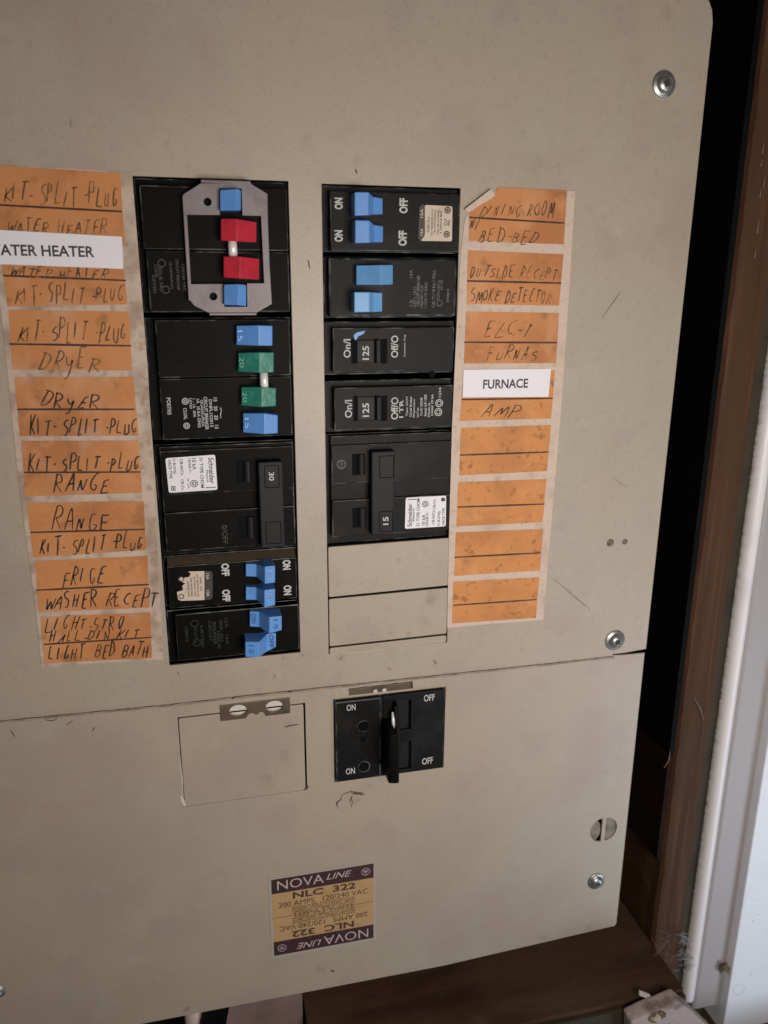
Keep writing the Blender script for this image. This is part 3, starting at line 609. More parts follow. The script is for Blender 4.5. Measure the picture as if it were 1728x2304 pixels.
# 3: two-pole 30
b = thing('circuit_breaker', 'black two pole breaker marked 30 with white data sticker', 'circuit breaker', *at(500, 1120, 0), 0, 'circuit breakers in the panel')
rA = rect([(358,1014),(660,1005),(664,1101),(365,1112)], FH); rB = rect([(369,1153),(664,1140),(666,1222),(377,1242)], FH)
mb = MB(); vt_, vb_ = at(400, 1000)[1], at(400, 1250)[1]
mb.box(LF[0]+.25, LF[1]-.25, vb_, vt_, -30, -1.6); mb.box(rA[0], LF[1]-1, rB[2], rA[3]+1.5, -2, FH-1.6)
mb.box(rA[0]+.1, LF[1]-1.1, rA[2], rA[3], -2, FH); mb.box(rA[0]+.1, LF[1]-1.1, rB[2], rB[3], -2, FH); 
mb.build('case', M['black'], b, bevel=.4)
def slotbar(x0, x1, x2, y0, y1, parent, flip=False):
    mb = MB(); u0, vv1 = at(x0, y0, FH); u1, vv0 = at(x1, y1, FH); mb.sheet([(u0,vv0),(u1,vv0),(u1,vv1),(u0,vv1)], FH+.06); mb.build('slot', M['void'], parent)
    mb = MB(); u2, _ = at(x2, y1, FH); vv = [vv0+.3, vv1-.1]
    n = 8; vs = []; fs = []
    for k in range(n+1):
        t = math.pi*k/n; uu = (u1+u2)/2-(u2-u1)/2*math.cos(t); hh = FH+.05+1.6*math.sin(t)
        vs += [(uu, vv[0], hh), (uu, vv[1], hh)]
    fs = [(2*k, 2*k+2, 2*k+3, 2*k+1) for k in range(n)]+[tuple(range(0, 2*n+2, 2)), tuple(range(2*n+1, 0, -2))]
    mb.add(vs, fs); mb.build('indicator_bar', M['handle'], parent)
slotbar(530, 549, 567, 1037, 1085, b); slotbar(536, 556, 574, 1163, 1210, b)
def twin_handle(parent, corners, hs, insets, num, rot, m='handle'):
    TL, TR, BR_, BL_ = corners; r = rect(corners, hs)
    mb = MB(); mb.box(r[0], r[1], r[2], r[3], FH-2, hs)
    # grip groove frames
    o = mb.build('handle', M[m], parent, bevel=.6)
    mb = MB()
    for q in insets:
        s = rect(q, hs+.05); w = .35
        mb.plate(rounded(rpts(s), .5, 2), [rpts((s[0]+w, s[1]-w, s[2]+w, s[3]-w))], hs-.1, hs+.07)
    mb.build('inset_frame', M['void'], o)
    mb = MB(); ptext(mb, *num, hs+.08, rot, 0, .02); mb.build('lettering', M['wprint'], o)
twin_handle(b, [(581,1043),(637,1036),(640,1230),(587,1234)], 8.5, [[(594,1048),(628,1045),(629,1096),(596,1099)], [(597,1176),(632,1171),(634,1222),(599,1226)]], ('30', 611, 1072, 19, 12), -R90)
def sticker(parent, pts, h, m, rad, name='data_sticker'):
    mb = MB(); mb.prism(rounded([at(*p, h) for p in pts], rad, 4), h-.12, h); return mb.build(name, m, parent)
sh = FH+.16
s_ = sticker(b, [(372,1031),(484,1023),(489.5,1102),(380,1109)], sh, M['white'], .9)
mb = MB()
lines(mb, [('Schneider', 476, 1059, 58, 12), ('S1 TYPE CHOM', 454, 1064, 68, 7.5), ('10 kA', 437, 1044, 26, 9), ('120/240 V~', 427, 1048, 34, 6), ('CB-Al/Cu', 409, 1051, 36, 7), ('CB-Cu', 411, 1090, 24, 6), ('C.B.DISJ.', 392, 1050, 36, 7.5), ('HACR TYPE', 383, 1056, 42, 7.5), ('Electric', 467, 1072, 28, 5), ('NO. 12345', 424, 1088, 22, 4)], sh+.05, -R90, 0, .015)
u, v = at(437, 1088, sh); mb.ring(u, v, sh+.05, 1.6, .3); mb.ring(u, v, sh+.05, .9, .4)
u, v = at(390, 1099, sh); mb.plate([(u-.9, v-1), (u+.9, v-1), (u+.9, v+1), (u-.9, v+1)], [[(u-.6, v-.7), (u+.6, v-.7), (u+.6, v+.7), (u-.6, v+.7)]], sh+.02, sh+.06); mb.box(u-.3, u+.3, v-.5, v+.5, sh+.02, sh+.06)
a = at(474, 1097, sh); mb.box(a[0]-2, a[0]+2.2, a[1]-.15, a[1]+.2, sh+.02, sh+.06)
mb.build('lettering', M['ink'], s_)
mb = MB(); ptext(mb, '0/OFF', 506, 1203, 42, 12, FH+.05, -R90); mb.build('moulded_lettering', M['emboss'], b)
# 4: tandem 15/15
r4 = rect([(374,1275),(664,1255),(668,1347),(384,1368)], FH)
b = thing('circuit_breaker', 'black breaker with two blue toggles marked 15 and a torn cream sticker', 'circuit breaker', (r4[0]+r4[1])/2, (r4[2]+r4[3])/2, 0, 'circuit breakers in the panel')
mb = MB(); mb.box(LF[0]+.25, LF[1]-.25, r4[2]-.6, r4[3]+3.2, -30, -1.6); mb.box(r4[0], LF[1]-1, r4[2], r4[3], -2, FH)
mb.add([(r4[0]+.2, r4[3]-.1, FH-.6), (LF[1]-1.2, r4[3]-.1, FH-.6), (LF[1]-1.2, r4[3]+2.6, -1.7), (r4[0]+.2, r4[3]+2.6, -1.7)], [(0,1,2,3)], 1)
mb.build('case', [M['black'], M['bronze']], b, bevel=.35)
toggle(b, [(553,1269,1297,6), (577,1270,1298,6.5), (596,1275,1314,13), (619,1273,1311,12)], M['blue'])
toggle(b, [(553,1321,1350,6), (577,1322,1350,6.5), (595,1328,1367,13), (619,1325,1362,12)], M['blue'])
words(b, [('15', 608, 1293, 22, 12), ('15', 608, 1345, 22, 12)], 12.75, -R90, M['blue_raised'], .01, 'moulded_lettering')
words(b, [('OFF', 507, 1282, 28, 18), ('OFF', 509, 1340, 27, 18), ('ON', 645, 1271, 22, 18), ('ON', 647, 1328, 22, 18)], FH+.06, -R90, M['wprint'], .045)
mb = MB(); mb.prism([at(x, y, sh) for x, y in [(459.7,1285),(460,1350),(408,1352),(401,1349),(398,1332),(412,1328),(410,1318),(417,1313),(402,1306),(401,1302),(408,1298),(414,1300),(426,1298),(429,1290),(423,1286)]], FH, sh)
s_ = mb.build('rating_sticker', M['cream'], b)
mb = MB(); mb.prism([at(x, y, sh) for x, y in [(460.2,1285),(474,1285),(478.5,1290),(478.5,1344),(474,1349),(460.5,1350)]], FH, sh); s2 = mb.build('sticker_band', M['umber'], s_)
mb = MB(); lines(mb, [('DNPL 1515', 452, 1314, 30, 5), ('E-21 ISSUE NO.A.C.A', 445, 1318, 50, 4.5), ('CB DISJONCTEUR', 438, 1320, 46, 4.5), ('FOR USE IN PANEL', 431, 1322, 42, 4.5), ('120/240 VAC', 424, 1325, 36, 4.5)], sh+.05, -R90, 0, .02)
for px, py in [(408, 1342), (408, 1303)]: u, v = at(px, py, sh); mb.ring(u, v, sh+.05, 1.2, .4)
mb.build('lettering', M['ink'], s_)
for args in [('15A', 467, 1297, 14, 7), ('15A', 468, 1335, 14, 7)]:
    mb = MB(); lines(mb, [args], sh+.06, -R90, 0, .02); mb.build('rating_mark', M['cream'], s_)
# 5: tandem with one toggle off
r5 = rect([(392,1382),(672,1361),(675,1462),(401.5,1486)], FH)
b = thing('circuit_breaker', 'black breaker with one blue toggle thrown each way, lowest in the left column', 'circuit breaker', (r5[0]+r5[1])/2, (r5[2]+r5[3])/2, 0, 'circuit breakers in the panel')
mb = MB(); mb.box(LF[0]+.25, LF[1]-.25, LC[2]+.2, r5[3]+.3, -30, -1.6); mb.box(r5[0], LF[1]-.5, max(r5[2], LC[2]+.5), r5[3], -2, FH); mb.build('case', M['black'], b, bevel=.45)
toggle(b, [(562,1376,1410,6), (583,1377,1411,6.5), (606,1389,1426,13), (634,1386,1418,12)], M['blue'])
toggle(b, [(552,1444,1478,12), (583,1445,1479,13), (601,1427,1466,6.5), (621,1425,1456,6)], M['blue'])
mb = MB(); ptext(mb, 'ON', 572, 1392, 22, 11, 6.6, -R90, 0, .02); ptext(mb, 'OFF', 611, 1443, 30, 11, 6.75, -R90, 0, .02); ptext(mb, '15', 620, 1405, 22, 10, 12.7, -R90, 0, .01); ptext(mb, '15', 566, 1462, 20, 10, 12.7, -R90, 0, .01)
mb.build('engraved_lettering', M['blue_ink'], b)
mb = MB(); lines(mb, [('120413', 420, 1427, 34, 7), ('CU/AL', 441, 1430, 36, 7), ('LISTED', 455, 1432, 48, 6), ('CIRCUIT', 473, 1420, 46, 7), ('BREAKER', 483, 1425, 50, 7), ('DNPL 1515', 498, 1420, 48, 7), ('15A   15A', 510, 1420, 60, 7), ('ISSUE', 492, 1440, 40, 6)], FH+.05, -R90, 0, .01)
for px, py in [(438, 1403), (443, 1446)]: u, v = at(px, py, FH); mb.ring(u, v, FH+.05, 1.7, .3)
mb.build('moulded_lettering', M['emboss'], b)

# right column ------------------------------------------------
# 6
r6 = rect([(742,428),(1034,438),(1030,566),(744,566)], FH)
b = thing('circuit_breaker', 'black breaker with white ON and OFF words beside an untorn cream sticker', 'circuit breaker', (r6[0]+r6[1])/2, (r6[2]+r6[3])/2, 0, 'circuit breakers in the panel')
mb = MB(); mb.box(RF[0]+.25, RF[1]-.25, r6[2]-.4, RC[3]-.3, -30, -1.6); mb.box(r6[0], RF[1]-.6, r6[2], r6[3], -2, FH); mb.build('case', M['grey_black'], b, bevel=.45)
toggle(b, [(798,432,485,12), (829,432,484,12.5), (840,443,482,8), (861,446,482,6.5)], M['blue'])
toggle(b, [(799,495,547,12), (831,496,546,12.5), (842,506,545,8), (862,509,545,6.5)], M['blue'])
words(b, [('ON', 762, 458, 26, 19), ('ON', 762, 531, 26, 19), ('OFF', 908, 463, 34, 19), ('OFF', 906, 536, 34, 19)], FH+.06, R90, M['wprint'], .04)
s_ = sticker(b, [(956,461),(1018,464),(1017,543),(946,542),(956,530)], sh, M['cream'], .8, 'rating_sticker')
mb = MB(); mb.prism([at(x, y, sh) for x, y in [(955.5,460.5),(949,460),(944,467),(941,535),(945,541),(955.5,529)]], FH, sh); mb.build('sticker_band', M['umber'], s_)
mb = MB(); lines(mb, [('DNPL 1515', 964, 505, 34, 4), ('E-21 ISSUE NO.A.C.A', 972, 500, 60, 4), ('CB DISJONCTEUR', 979, 500, 54, 4), ('FOR USE IN PANEL', 986, 500, 56, 4), ('120/240', 992, 500, 50, 4), ('CU', 1002, 501, 16, 6), ('AL', 1009, 501, 16, 6)], sh+.05, R90, 0, .02)
for px, py in [(1007, 473), (1005, 527)]: u, v = at(px, py, sh); mb.ring(u, v, sh+.05, 1.35, .5); mb.ring(u, v, sh+.05, .6, .5)
mb.build('lettering', M['brownprint'], s_)
for args in [('15A', 949, 480, 20, 6), ('15A', 949, 522, 16, 6)]:
    mb = MB(); lines(mb, [args], sh+.06, R90, 0, .02); mb.build('rating_mark', M['cream'], s_)
# 7
r7 = rect([(739,580),(1026,583),(1022,712),(741,712)], FH)
b = thing('circuit_breaker', 'dusty black breaker with two pale blue toggles and worn grey print', 'circuit breaker', (r7[0]+r7[1])/2, (r7[2]+r7[3])/2, 0, 'circuit breakers in the panel')
mb = MB(); mb.box(RF[0]+.25, RF[1]-.25, r7[2]-.8, r7[3]+.8, -30, -1.6); mb.box(r7[0], RF[1]-1.2, r7[2], r7[3], -2, FH); mb.build('case', M['grey_black'], b, bevel=.8)
toggle(b, [(802,597,641,7), (826,597,641,9), (858,596,641,12), (884,596,640,6)], M['pale_blue'])
toggle(b, [(797,657,703,11.5), (831,657,702,12), (840,658,702,8.5), (860,659,701,6.5)], M['pale_blue'])
mb = MB(); lines(mb, [('15A', 925, 616, 18, 6), ('DNPL 1515', 933, 668, 46, 7), ('15', 925, 682, 14, 7), ('CIRCUIT BREAKER', 941, 655, 70, 7), ('DISJONCTEUR', 950, 668, 52, 7), ('120/240 VAC', 958, 664, 58, 6), ('CAL CU 10 KA 1 POLE', 976, 650, 84, 7), ('CU/AL CSA', 986, 655, 44, 6), ('LISTED', 991, 641, 22, 10), ('970812', 1008, 665, 30, 5)], FH+.06, R90, 0, .01)
u, v = at(989, 682, FH); mb.ring(u, v, FH+.06, 1.3, .3)
mb.build('lettering', M['gprint'], b)
# 8, 9: single-pole breakers
def single(pts, label, ys, extra_lines, crayon=None):
    r = rect(pts, FH)
    b = thing('circuit_breaker', label, 'circuit breaker', (r[0]+r[1])/2, (r[2]+r[3])/2, 0, 'circuit breakers in the panel')
    mb = MB(); mb.box(RF[0]+.25, RF[1]-.25, r[2]-1.4, r[3]+2.4, -30, -1.6); mb.box(r[0], RF[1]-1.5, r[2], r[3], -2, FH)
    mb.build('case', M['grey_black'], b, bevel=.45)
    y0, y1, x1a, x1b, xh, x2a, x2b = ys
    mb = MB()
    for a, c in ((x1a, x1b), (x2a, x2b)):
        p, q = at(a, y0, FH), at(c, y1, FH); mb.sheet([(p[0], q[1]), (q[0], q[1]), (q[0], p[1]), (p[0], p[1])], FH+.05)
    mb.build('slot', M['void'], b)
    toggle(b, [(x1b, y0+3, y1-1, FH+.6), (xh-6, y0+3, y1-1, FH+.9), (xh, y0+3, y1-1, FH+2.8), (xh+9, y0+3, y1-1, FH+2.6), (x2a, y0+3, y1-1, FH+.4)], M['handle'])
    mb = MB(); lines(mb, extra_lines, FH+.06, R90, 0, .015)
    if crayon is None:
        for px, py in [(988, 907), (986, 927)]: u, v = at(px, py, FH); mb.ring(u, v, FH+.06, 1.75, .4); mb.ring(u, v, FH+.06, 1.0, .3)
    mb.build('lettering', M['wprint'], b)
    mb = MB(); ptext(mb, '125', 823, (y0+y1)/2+4, 31, 15, FH+1.05, R90, 0, .02); mb.build('rating_lettering', M['wprint'], b)
    if crayon:
        mb = MB(); mb.sheet([at(x, y, FH+.07) for x, y in crayon], FH+.07); mb.build('crayon_mark', M['blue'], b)
    u, v = at(972, pts[2][1]+8, -1.55); mb = MB(); mb.disc(u, v, -1.5, 1.5); mb.build('vent_hole', M['void'], b)
single([(748,738),(1022,736),(1020,834),(750,838)], 'black single pole breaker marked 125 with a blue crayon mark', (762, 818, 790, 803, 848, 858, 871),
       [('On/I', 781, 784, 42, 16), ('Off/O', 888, 780, 50, 16), ('Common Trip', 911, 778, 50, 5)], [(797,762),(796,754),(803,748),(822,744),(818,751),(806,757),(801,766)])
single([(751,873),(1019,866),(1017,960),(753,969)], 'black single pole breaker marked 125 with dense white print and round marks', (890, 947, 795, 804, 849, 858, 871),
       [('On/I', 784, 920, 40, 16), ('Off/O', 888, 919, 50, 16), ('I TR', 903, 920, 40, 9), ('Type QOT', 916, 914, 45, 5.5), ('Circuit Breaker', 924, 915, 46, 5.5), ('Disjoncteur', 932, 918, 42, 5.5), ('Use 75 C wire', 940, 928, 22, 5), ('Cu-Al 120/240', 948, 915, 40, 5.5), ('Issue LF-100', 957, 912, 48, 6), ('Made in', 965, 922, 32, 5), ('Listed 10 kA', 972, 911, 48, 5.5), ('1234', 990, 883, 22, 5)])
# 10: two-pole 15
b = thing('circuit_breaker', 'dusty black two pole breaker marked 15 with a white data sticker at lower right', 'circuit breaker', *at(870, 1100, 0), 0, 'circuit breakers in the panel')
rA = rect([(745,1002),(1013,993),(1011,1074),(746,1091)], FH); rB = rect([(748,1127),(1010,1113),(1008,1192),(749,1210)], FH)
mb = MB(); vt_, vb_ = at(740, 978)[1], at(740, 1226)[1]
mb.box(RF[0]+.25, RF[1]-.25, vb_, vt_, -30, -1.6); mb.box(rA[0], RF[1]-1, rB[2], rA[3]+3.8, -2, FH-1.6)
mb.box(rA[0]+.1, RF[1]-1.1, rA[2], rA[3], -2, FH); mb.box(rA[0]+.1, RF[1]-1.1, rB[2], rB[3], -2, FH)
mb.build('case', M['grey_black'], b, bevel=.4)
slotbar(792, 804, 822, 1022, 1069, b); slotbar(793, 806, 824, 1143, 1187, b)
twin_handle(b, [(834,1019),(889,1013),(887,1200),(838,1208)], 8.5, [[(853,1027),(887,1023),(886,1073),(854,1078)], [(853,1153),(885,1147),(884,1194),(853,1200)]], ('15', 868, 1172, 18, 12), R90)
s_ = sticker(b, [(913,1120),(1004,1115),(1003,1184),(911,1190)], sh, M['white'], .9)
mb = MB(); lines(mb, [('Schneider', 922, 1159, 52, 10), ('Electric', 930, 1158, 30, 5), ('S1 TYPE CHOM', 941, 1153, 62, 7), ('10 kA', 953, 1170, 24, 8), ('120/240 V~', 961, 1168, 34, 6), ('CB-Al/Cu', 975, 1164, 32, 6), ('CB-Cu', 977, 1135, 22, 6), ('C.B.DISJ.', 988, 1166, 34, 7), ('HACR TYPE', 998, 1162, 38, 6.5)], sh+.05, R90, 0, .015)
u, v = at(957, 1134, sh); mb.ring(u, v, sh+.05, 1.55, .3); mb.ring(u, v, sh+.05, .9, .4)
u, v = at(997, 1124, sh); mb.box(u-.9, u+.9, v-.8, v+.8, sh+.02, sh+.06); a = at(927, 1124, sh); mb.box(a[0]-2, a[0]+2.2, a[1]-.15, a[1]+.2, sh+.02, sh+.06)
mb.build('lettering', M['ink'], s_)
mb = MB(); u, v = at(768, 1045, FH); mb.ring(u, v, FH+.05, 2.0, .35); ptext(mb, 'CSA', 768, 1045, 14, 7, FH+.05, R90); mb.build('moulded_lettering', M['emboss'], b)

# main breaker -------------------------------------------------
MH = 2.4
rm = rect([(752,1581),(1002,1548),(1000,1724),(754,1764)], MH)
b = thing('main_breaker', 'large black main breaker with a thick handle bar in the lower cover', 'main breaker', (rm[0]+rm[1])/2, (rm[2]+rm[3])/2, 0)
ug0, ug1 = at(857, 1650, MH)[0], at(863, 1650, MH)[0]
sl = [rect([(889,1580),(925,1576),(925,1641),(889,1646)], MH), rect([(894,1672),(925,1668),(925,1729),(895,1734)], MH)]
mb = MB(); mb.box(MR[0]+.8, MR[1]-.8, MR[2]+.8, MR[3]-.8, -40, -.4)
mb.box(rm[0]+.6, ug0, rm[2], rm[3]-.6, -.5, MH)
mb.build('case', M['grey_black'], b, bevel=.6)
mb = MB(); mb.plate(rpts((ug1, rm[1]-.6, rm[2], rm[3]-.6)), [rpts(s) for s in sl], -.45, MH-.3, .25); mb.build('slotted_face', M['grey_black'], b)
mb = MB(); mb.box(ug0+.1, ug1-.1, rm[2]+.2, rm[3]-.8, -.45, MH-.9); mb.build('raised_rib', M['handle'], b)
mb = MB()
for s in sl: mb.box(s[0]+.4, s[1]-1.4, s[2]+.3, s[3]-.3, -.4, MH-1.2)
mb.build('slide_block', M['handle'], b, bevel=.2)
mb = MB()
for px, py, rr in [(818, 1634, 13), (818, 1664, 9), (819, 1725, 12)]:
    u, v = at(px, py, MH); R_ = mm(px, py, rr); mb.lathe(u, v, [(R_, MH+.03), (R_*.93, MH+.12), (R_*.8, MH+.04), (R_*.1, MH+.03)], 24)
mb.build('rivet_well', M['void'], b)
mb = MB()
for px, py, rr in [(818, 1634, 14.5), (818, 1664, 10), (819, 1725, 13.5)]: u, v = at(px, py, MH); mb.ring(u, v, MH+.09, mm(px, py, rr), .38)
mb.build('well_rim', M['edge_highlight'], b)
words(b, [('ON', 790, 1592, 20, 14), ('OFF', 966, 1570, 24, 15), ('ON', 788.5, 1735, 20, 14), ('OFF', 962, 1712, 24, 15)], MH+.06, 0, M['wprint'], .015)
mb = MB(); lu, lv = at(884, 1604, 7); _, lv1 = at(886, 1648, 7); mb.tube([(lu, lv, 6.2), (lu+.3, (lv+lv1)/2, 7.4), (lu+.4, lv1, 6.6)], [.5, 1.0, .6], 10); mb.build('handle_highlight', M['steel'], b, smooth=True)  # bright steel bar added as the highlight on the handle
mb = MB(); hb_ = 17.0
mb.loft([(874,1668,1762,hb_), (878,1655,1763,hb_+1), (894,1653,1763,hb_+1), (898,1664,1761,hb_)], MH-.5)
u0, u1 = at(889, 1640, 8)[0], at(897, 1640, 8)[0]; v1 = at(880, 1586, 6)[1]; v0 = at(880, 1700, hb_)[1]
mb.add([(u0, v1, MH-.4), (u1, v1, MH-.4), (u0, v1-1, 6), (u1, v1-1, 6), (u0, v0, hb_-2), (u1, v0, hb_-2), (u0, v0, MH-.4), (u1, v0, MH-.4)], [(0,1,3,2), (2,3,5,4), (4,5,7,6), (0,2,4,6), (1,7,5,3), (0,6,7,1)])
mb.build('handle', M['black'], b, bevel=.8)

# nameplate ----------------------------------------------------
q = [(608,1982.5),(839,1941),(842,2109),(619,2151)]
r = rect(q, .3)
n_ = thing('nameplate', 'tan and plum printed nameplate stuck on the lower cover', 'nameplate', (r[0]+r[1])/2, (r[2]+r[3])/2, 0)
mb = MB(); mb.prism(rounded(rpts((r[0]-1.3, r[1]+.9, r[2]-1.4, r[3]+.9)), .8, 3), .01, .25); mb.build('border', M['border'], n_)
mb = MB(); mb.prism(rpts(r), .2, .32); pl = mb.build('paper', M['tan'], n_)
w, hgt = r[1]-r[0], r[3]-r[2]; bnd = hgt*.185
mb = MB(); mb.sheet(rpts((r[0], r[1], r[3]-bnd, r[3])), .36); mb.sheet(rpts((r[0], r[1], r[2], r[2]+bnd)), .36)
mb.box(r[0], r[0]+w*.2, (r[2]+r[3])/2-.12, (r[2]+r[3])/2+.12, .33, .36); mb.box(r[0]+w*.2, r[1], (r[2]+r[3])/2-.08, (r[2]+r[3])/2+.08, .33, .36); mb.build('band', M['plum'], n_)
cx, cy = (r[0]+r[1])/2, (r[2]+r[3])/2
mb = MB(); mp = MB(); mq = mp
def npt(mb, body, s, t, ww, hh, flip, off=.01, shear=0):
    x, y = (s-.5)*w, (t-.5)*hgt
    if flip: x, y = -x, -y
    mb.text(body, cx+x, cy+y, ww*w, hh*hgt, .40, math.pi if flip else 0, 0, off, shear)
for fl in (False, True):
    mp = MB()
    npt(mp, 'NOVA', .28, .915, .45, .115, fl, -.005); npt(mp, 'LINE', .655, .925, .25, .075, fl, .0, .35)
    x, y = (.92-.5)*w, (.91-.5)*hgt
    if fl: x, y = -x, -y
    mp.ring(cx+x, cy+y, .40, 2.25, .3); mp.text('W', cx+x, cy+y+(-.2 if fl else .2), 2.7, 1.7, .40, math.pi if fl else 0, 0, .02); mp.box(cx+x-.7, cx+x+.7, cy+y+(.85 if fl else -1.1), cy+y+(1.1 if fl else -.85), .38, .40)
    mp.build('pale_lettering', M['pinkprint'], n_)
    npt(mb, 'NLC  322', .51, .755, .62, .085, fl, .03); npt(mb, '200 AMPS.  120/240 VAC', .5, .655, .88, .064, fl, 0)
    for k, s in enumerate(['HANDLE IN MID POSITION INDICATES', 'BREAKER TRIPPED. TO RESET - MOVE', 'HANDLE TO EXTREME OFF POSITION', 'THEN TO ON.']):
        npt(mb, s, .5, .60-.028*k, .62, .02, fl, .01)
mb.build('dark_lettering', M['brownprint'], n_)

# ------------------------------------------------------------------ handwriting
def arc(cx, cy, rx, ry, a0, a1, n=9): return [(cx+rx*math.cos(math.radians(a0+(a1-a0)*i/n)), cy+ry*math.sin(math.radians(a0+(a1-a0)*i/n))) for i in range(n+1)]
G = {'K': [[(.1,1),(0,0)], [(.6,1),(.06,.45),(.62,0)]], 'I': [[(.12,.85),(.06,.05)]], 'T': [[(.28,1),(.22,0)], [(0,.96),(.6,1)]], 'S': [arc(.3,.74,.24,.24,50,230,8)+arc(.25,.26,.26,.27,90,-120,8)],
     'P': [[(.08,1),(0,0)], [(.06,.96)]+arc(.22,.74,.26,.25,80,-100,8)+[(.08,.48)]], 'L': [[(.12,1),(0,.02),(.5,.04)]], 'U': [[(.02,.7)]+arc(.22,.22,.2,.2,180,360,7)+[(.44,.7)]],
     'G': [arc(.28,.5,.26,.46,60,300,10)+[(.5,.3),(.26,.36)]], 'W': [[(0,.95),(.14,0),(.32,.7),(.5,0),(.72,1)]], 'A': [[(0,0),(.28,1),(.5,0)], [(.1,.36),(.44,.4)]],
     'E': [[(.46,.95),(.06,.92),(0,.03),(.46,.05)], [(.04,.5),(.36,.53)]], 'R': [[(.08,1),(0,0)], [(.02,.92)]+arc(.22,.74,.26,.24,90,-90,8)+[(.08,.5),(.52,0)]], 'H': [[(.08,1),(0,0)], [(.52,1),(.44,0)], [(.04,.5),(.48,.53)]],
     'D': [[(.08,1),(0,.02)], [(0,.97)]+arc(.1,.5,.42,.47,85,-85,10)+[(0,.03)]], 'Y': [[(0,.7),(.12,.3),(.34,.34),(.44,.7),(.3,-.2),(.05,-.3)]], 'N': [[(0,0),(.06,.8),(.34,.05),(.42,.85)]], 'F': [[(.08,1),(0,0)], [(.06,.97),(.5,1)], [(.04,.52),(.38,.55)]],
     'B': [[(.06,1),(0,0)], [(.05,.97)]+arc(.16,.75,.22,.22,80,-90,7)+arc(.14,.26,.3,.26,90,-95,7)], 'C': [arc(.28,.48,.26,.44,55,300,10)], 'O': [arc(.26,.45,.24,.4,100,470,12)], 'M': [[(0,0),(.12,.9),(.3,.2),(.5,.95),(.6,0)]],
     'V': [[(0,.9),(.18,0),(.42,.95)]], '-': [[(.05,.42),(.32,.46)]], '.': [[(.08,.1),(.14,.06)]], '/': [[(0,-.1),(.4,1.05)]], '1': [[(.08,.8),(.2,1),(.16,0)]], ' ': []}
def write(mb, words, quad, s0, s1, t0, t1, wmm, h, slant=.30):
    """handwriting laid over a label: quad = BL,BR,TR,TL (u,v); s across, t up"""
    tot = sum((.5 if c == ' ' else .38) if c in ' -.' else .68 for c in words); x = 0; H = t1-t0
    def P(s, t):
        a, b_, c, d = quad
        return ((a[0]*(1-s)+b_[0]*s)*(1-t)+(d[0]*(1-s)+c[0]*s)*t, (a[1]*(1-s)+b_[1]*s)*(1-t)+(d[1]*(1-s)+c[1]*s)*t)
    for c in words:
        adv = (.5 if c == ' ' else .38) if c in ' -.' else .68; sc = random.uniform(.7, 1.22); dy = random.uniform(-.14, .14); sl = slant+random.uniform(-.16, .14); tw = random.uniform(.65, 1.0)
        for st in G.get(c, []):
            pts = []
            for k in range(len(st)):
                if k and len(st) < 6:
                    for j in (1, 2): pts.append((st[k-1][0]+(st[k][0]-st[k-1][0])*j/3, st[k-1][1]+(st[k][1]-st[k-1][1])*j/3))
                pts.append(st[k])
            ph = random.uniform(0, 6); out = []
            for k, (gx, gy) in enumerate(pts):
                gx = gx*tw+sl*gy+.035*math.sin(ph+k*.9); gy = gy*sc+dy+.03*math.sin(ph*1.7+k*.7)
                out.append(P(s0+(s1-s0)*(x+gx)/tot, t0+H*gy))
            for _ in (0, 1):
                sm = [out[0]]
                for a, b_ in zip(out, out[1:]): sm += [(a[0]*.75+b_[0]*.25, a[1]*.75+b_[1]*.25), (a[0]*.25+b_[0]*.75, a[1]*.25+b_[1]*.75)]
                out = sm+[out[-1]]
            mb.stroke(out, wmm*random.uniform(1.0, 1.5), h)
        x += adv
def strip(label, outline, blocks, mback, hs, curl=None):
    us = [p[0] for p in outline]; vs = [p[1] for p in outline]
    t = thing('label_strip', label, 'label strip', sum(us)/len(us), sum(vs)/len(vs), hs, 'orange circuit label strips')
    mb = MB(); mb.prism(outline, hs-.25, hs)
    if curl: curl(mb)
    mb.build('backing_paper', mback, t)
    for blk in blocks:
        TLx, TRx, BRx, BLx, l0, l1 = blk['q']; hh = hs+.12; mcard = M[blk.get('m', 'card')]
        P4 = [at(*p, hh) for p in (BLx, BRx, TRx, TLx)]
        mb = MB(); mb.prism(blk['poly'] if 'poly' in blk else P4, hs-.02, hh)
        card = mb.build('label_card', mcard, t)
        mb = MB(); a, c = at(*l0, hh+.05), at(*l1, hh+.05); n = 12
        mb.stroke([(a[0]+(c[0]-a[0])*i/n, a[1]+(c[1]-a[1])*i/n) for i in range(n+1)], .78, hh+.04, 0, .2); mb.build('ruled_line', M['rule'], card)
        if blk.get('w'):
            mb = MB()
            for (txt, s0, s1, t0, t1, wd) in blk['w']: write(mb, txt, P4, s0, s1, t0, t1, wd, hh+.07)
            mb.build('handwriting', M[blk.get('ink', 'pen')], card)
    return t
hs = T+.3
KSP = 'KIT- SPLIT -PLUG'
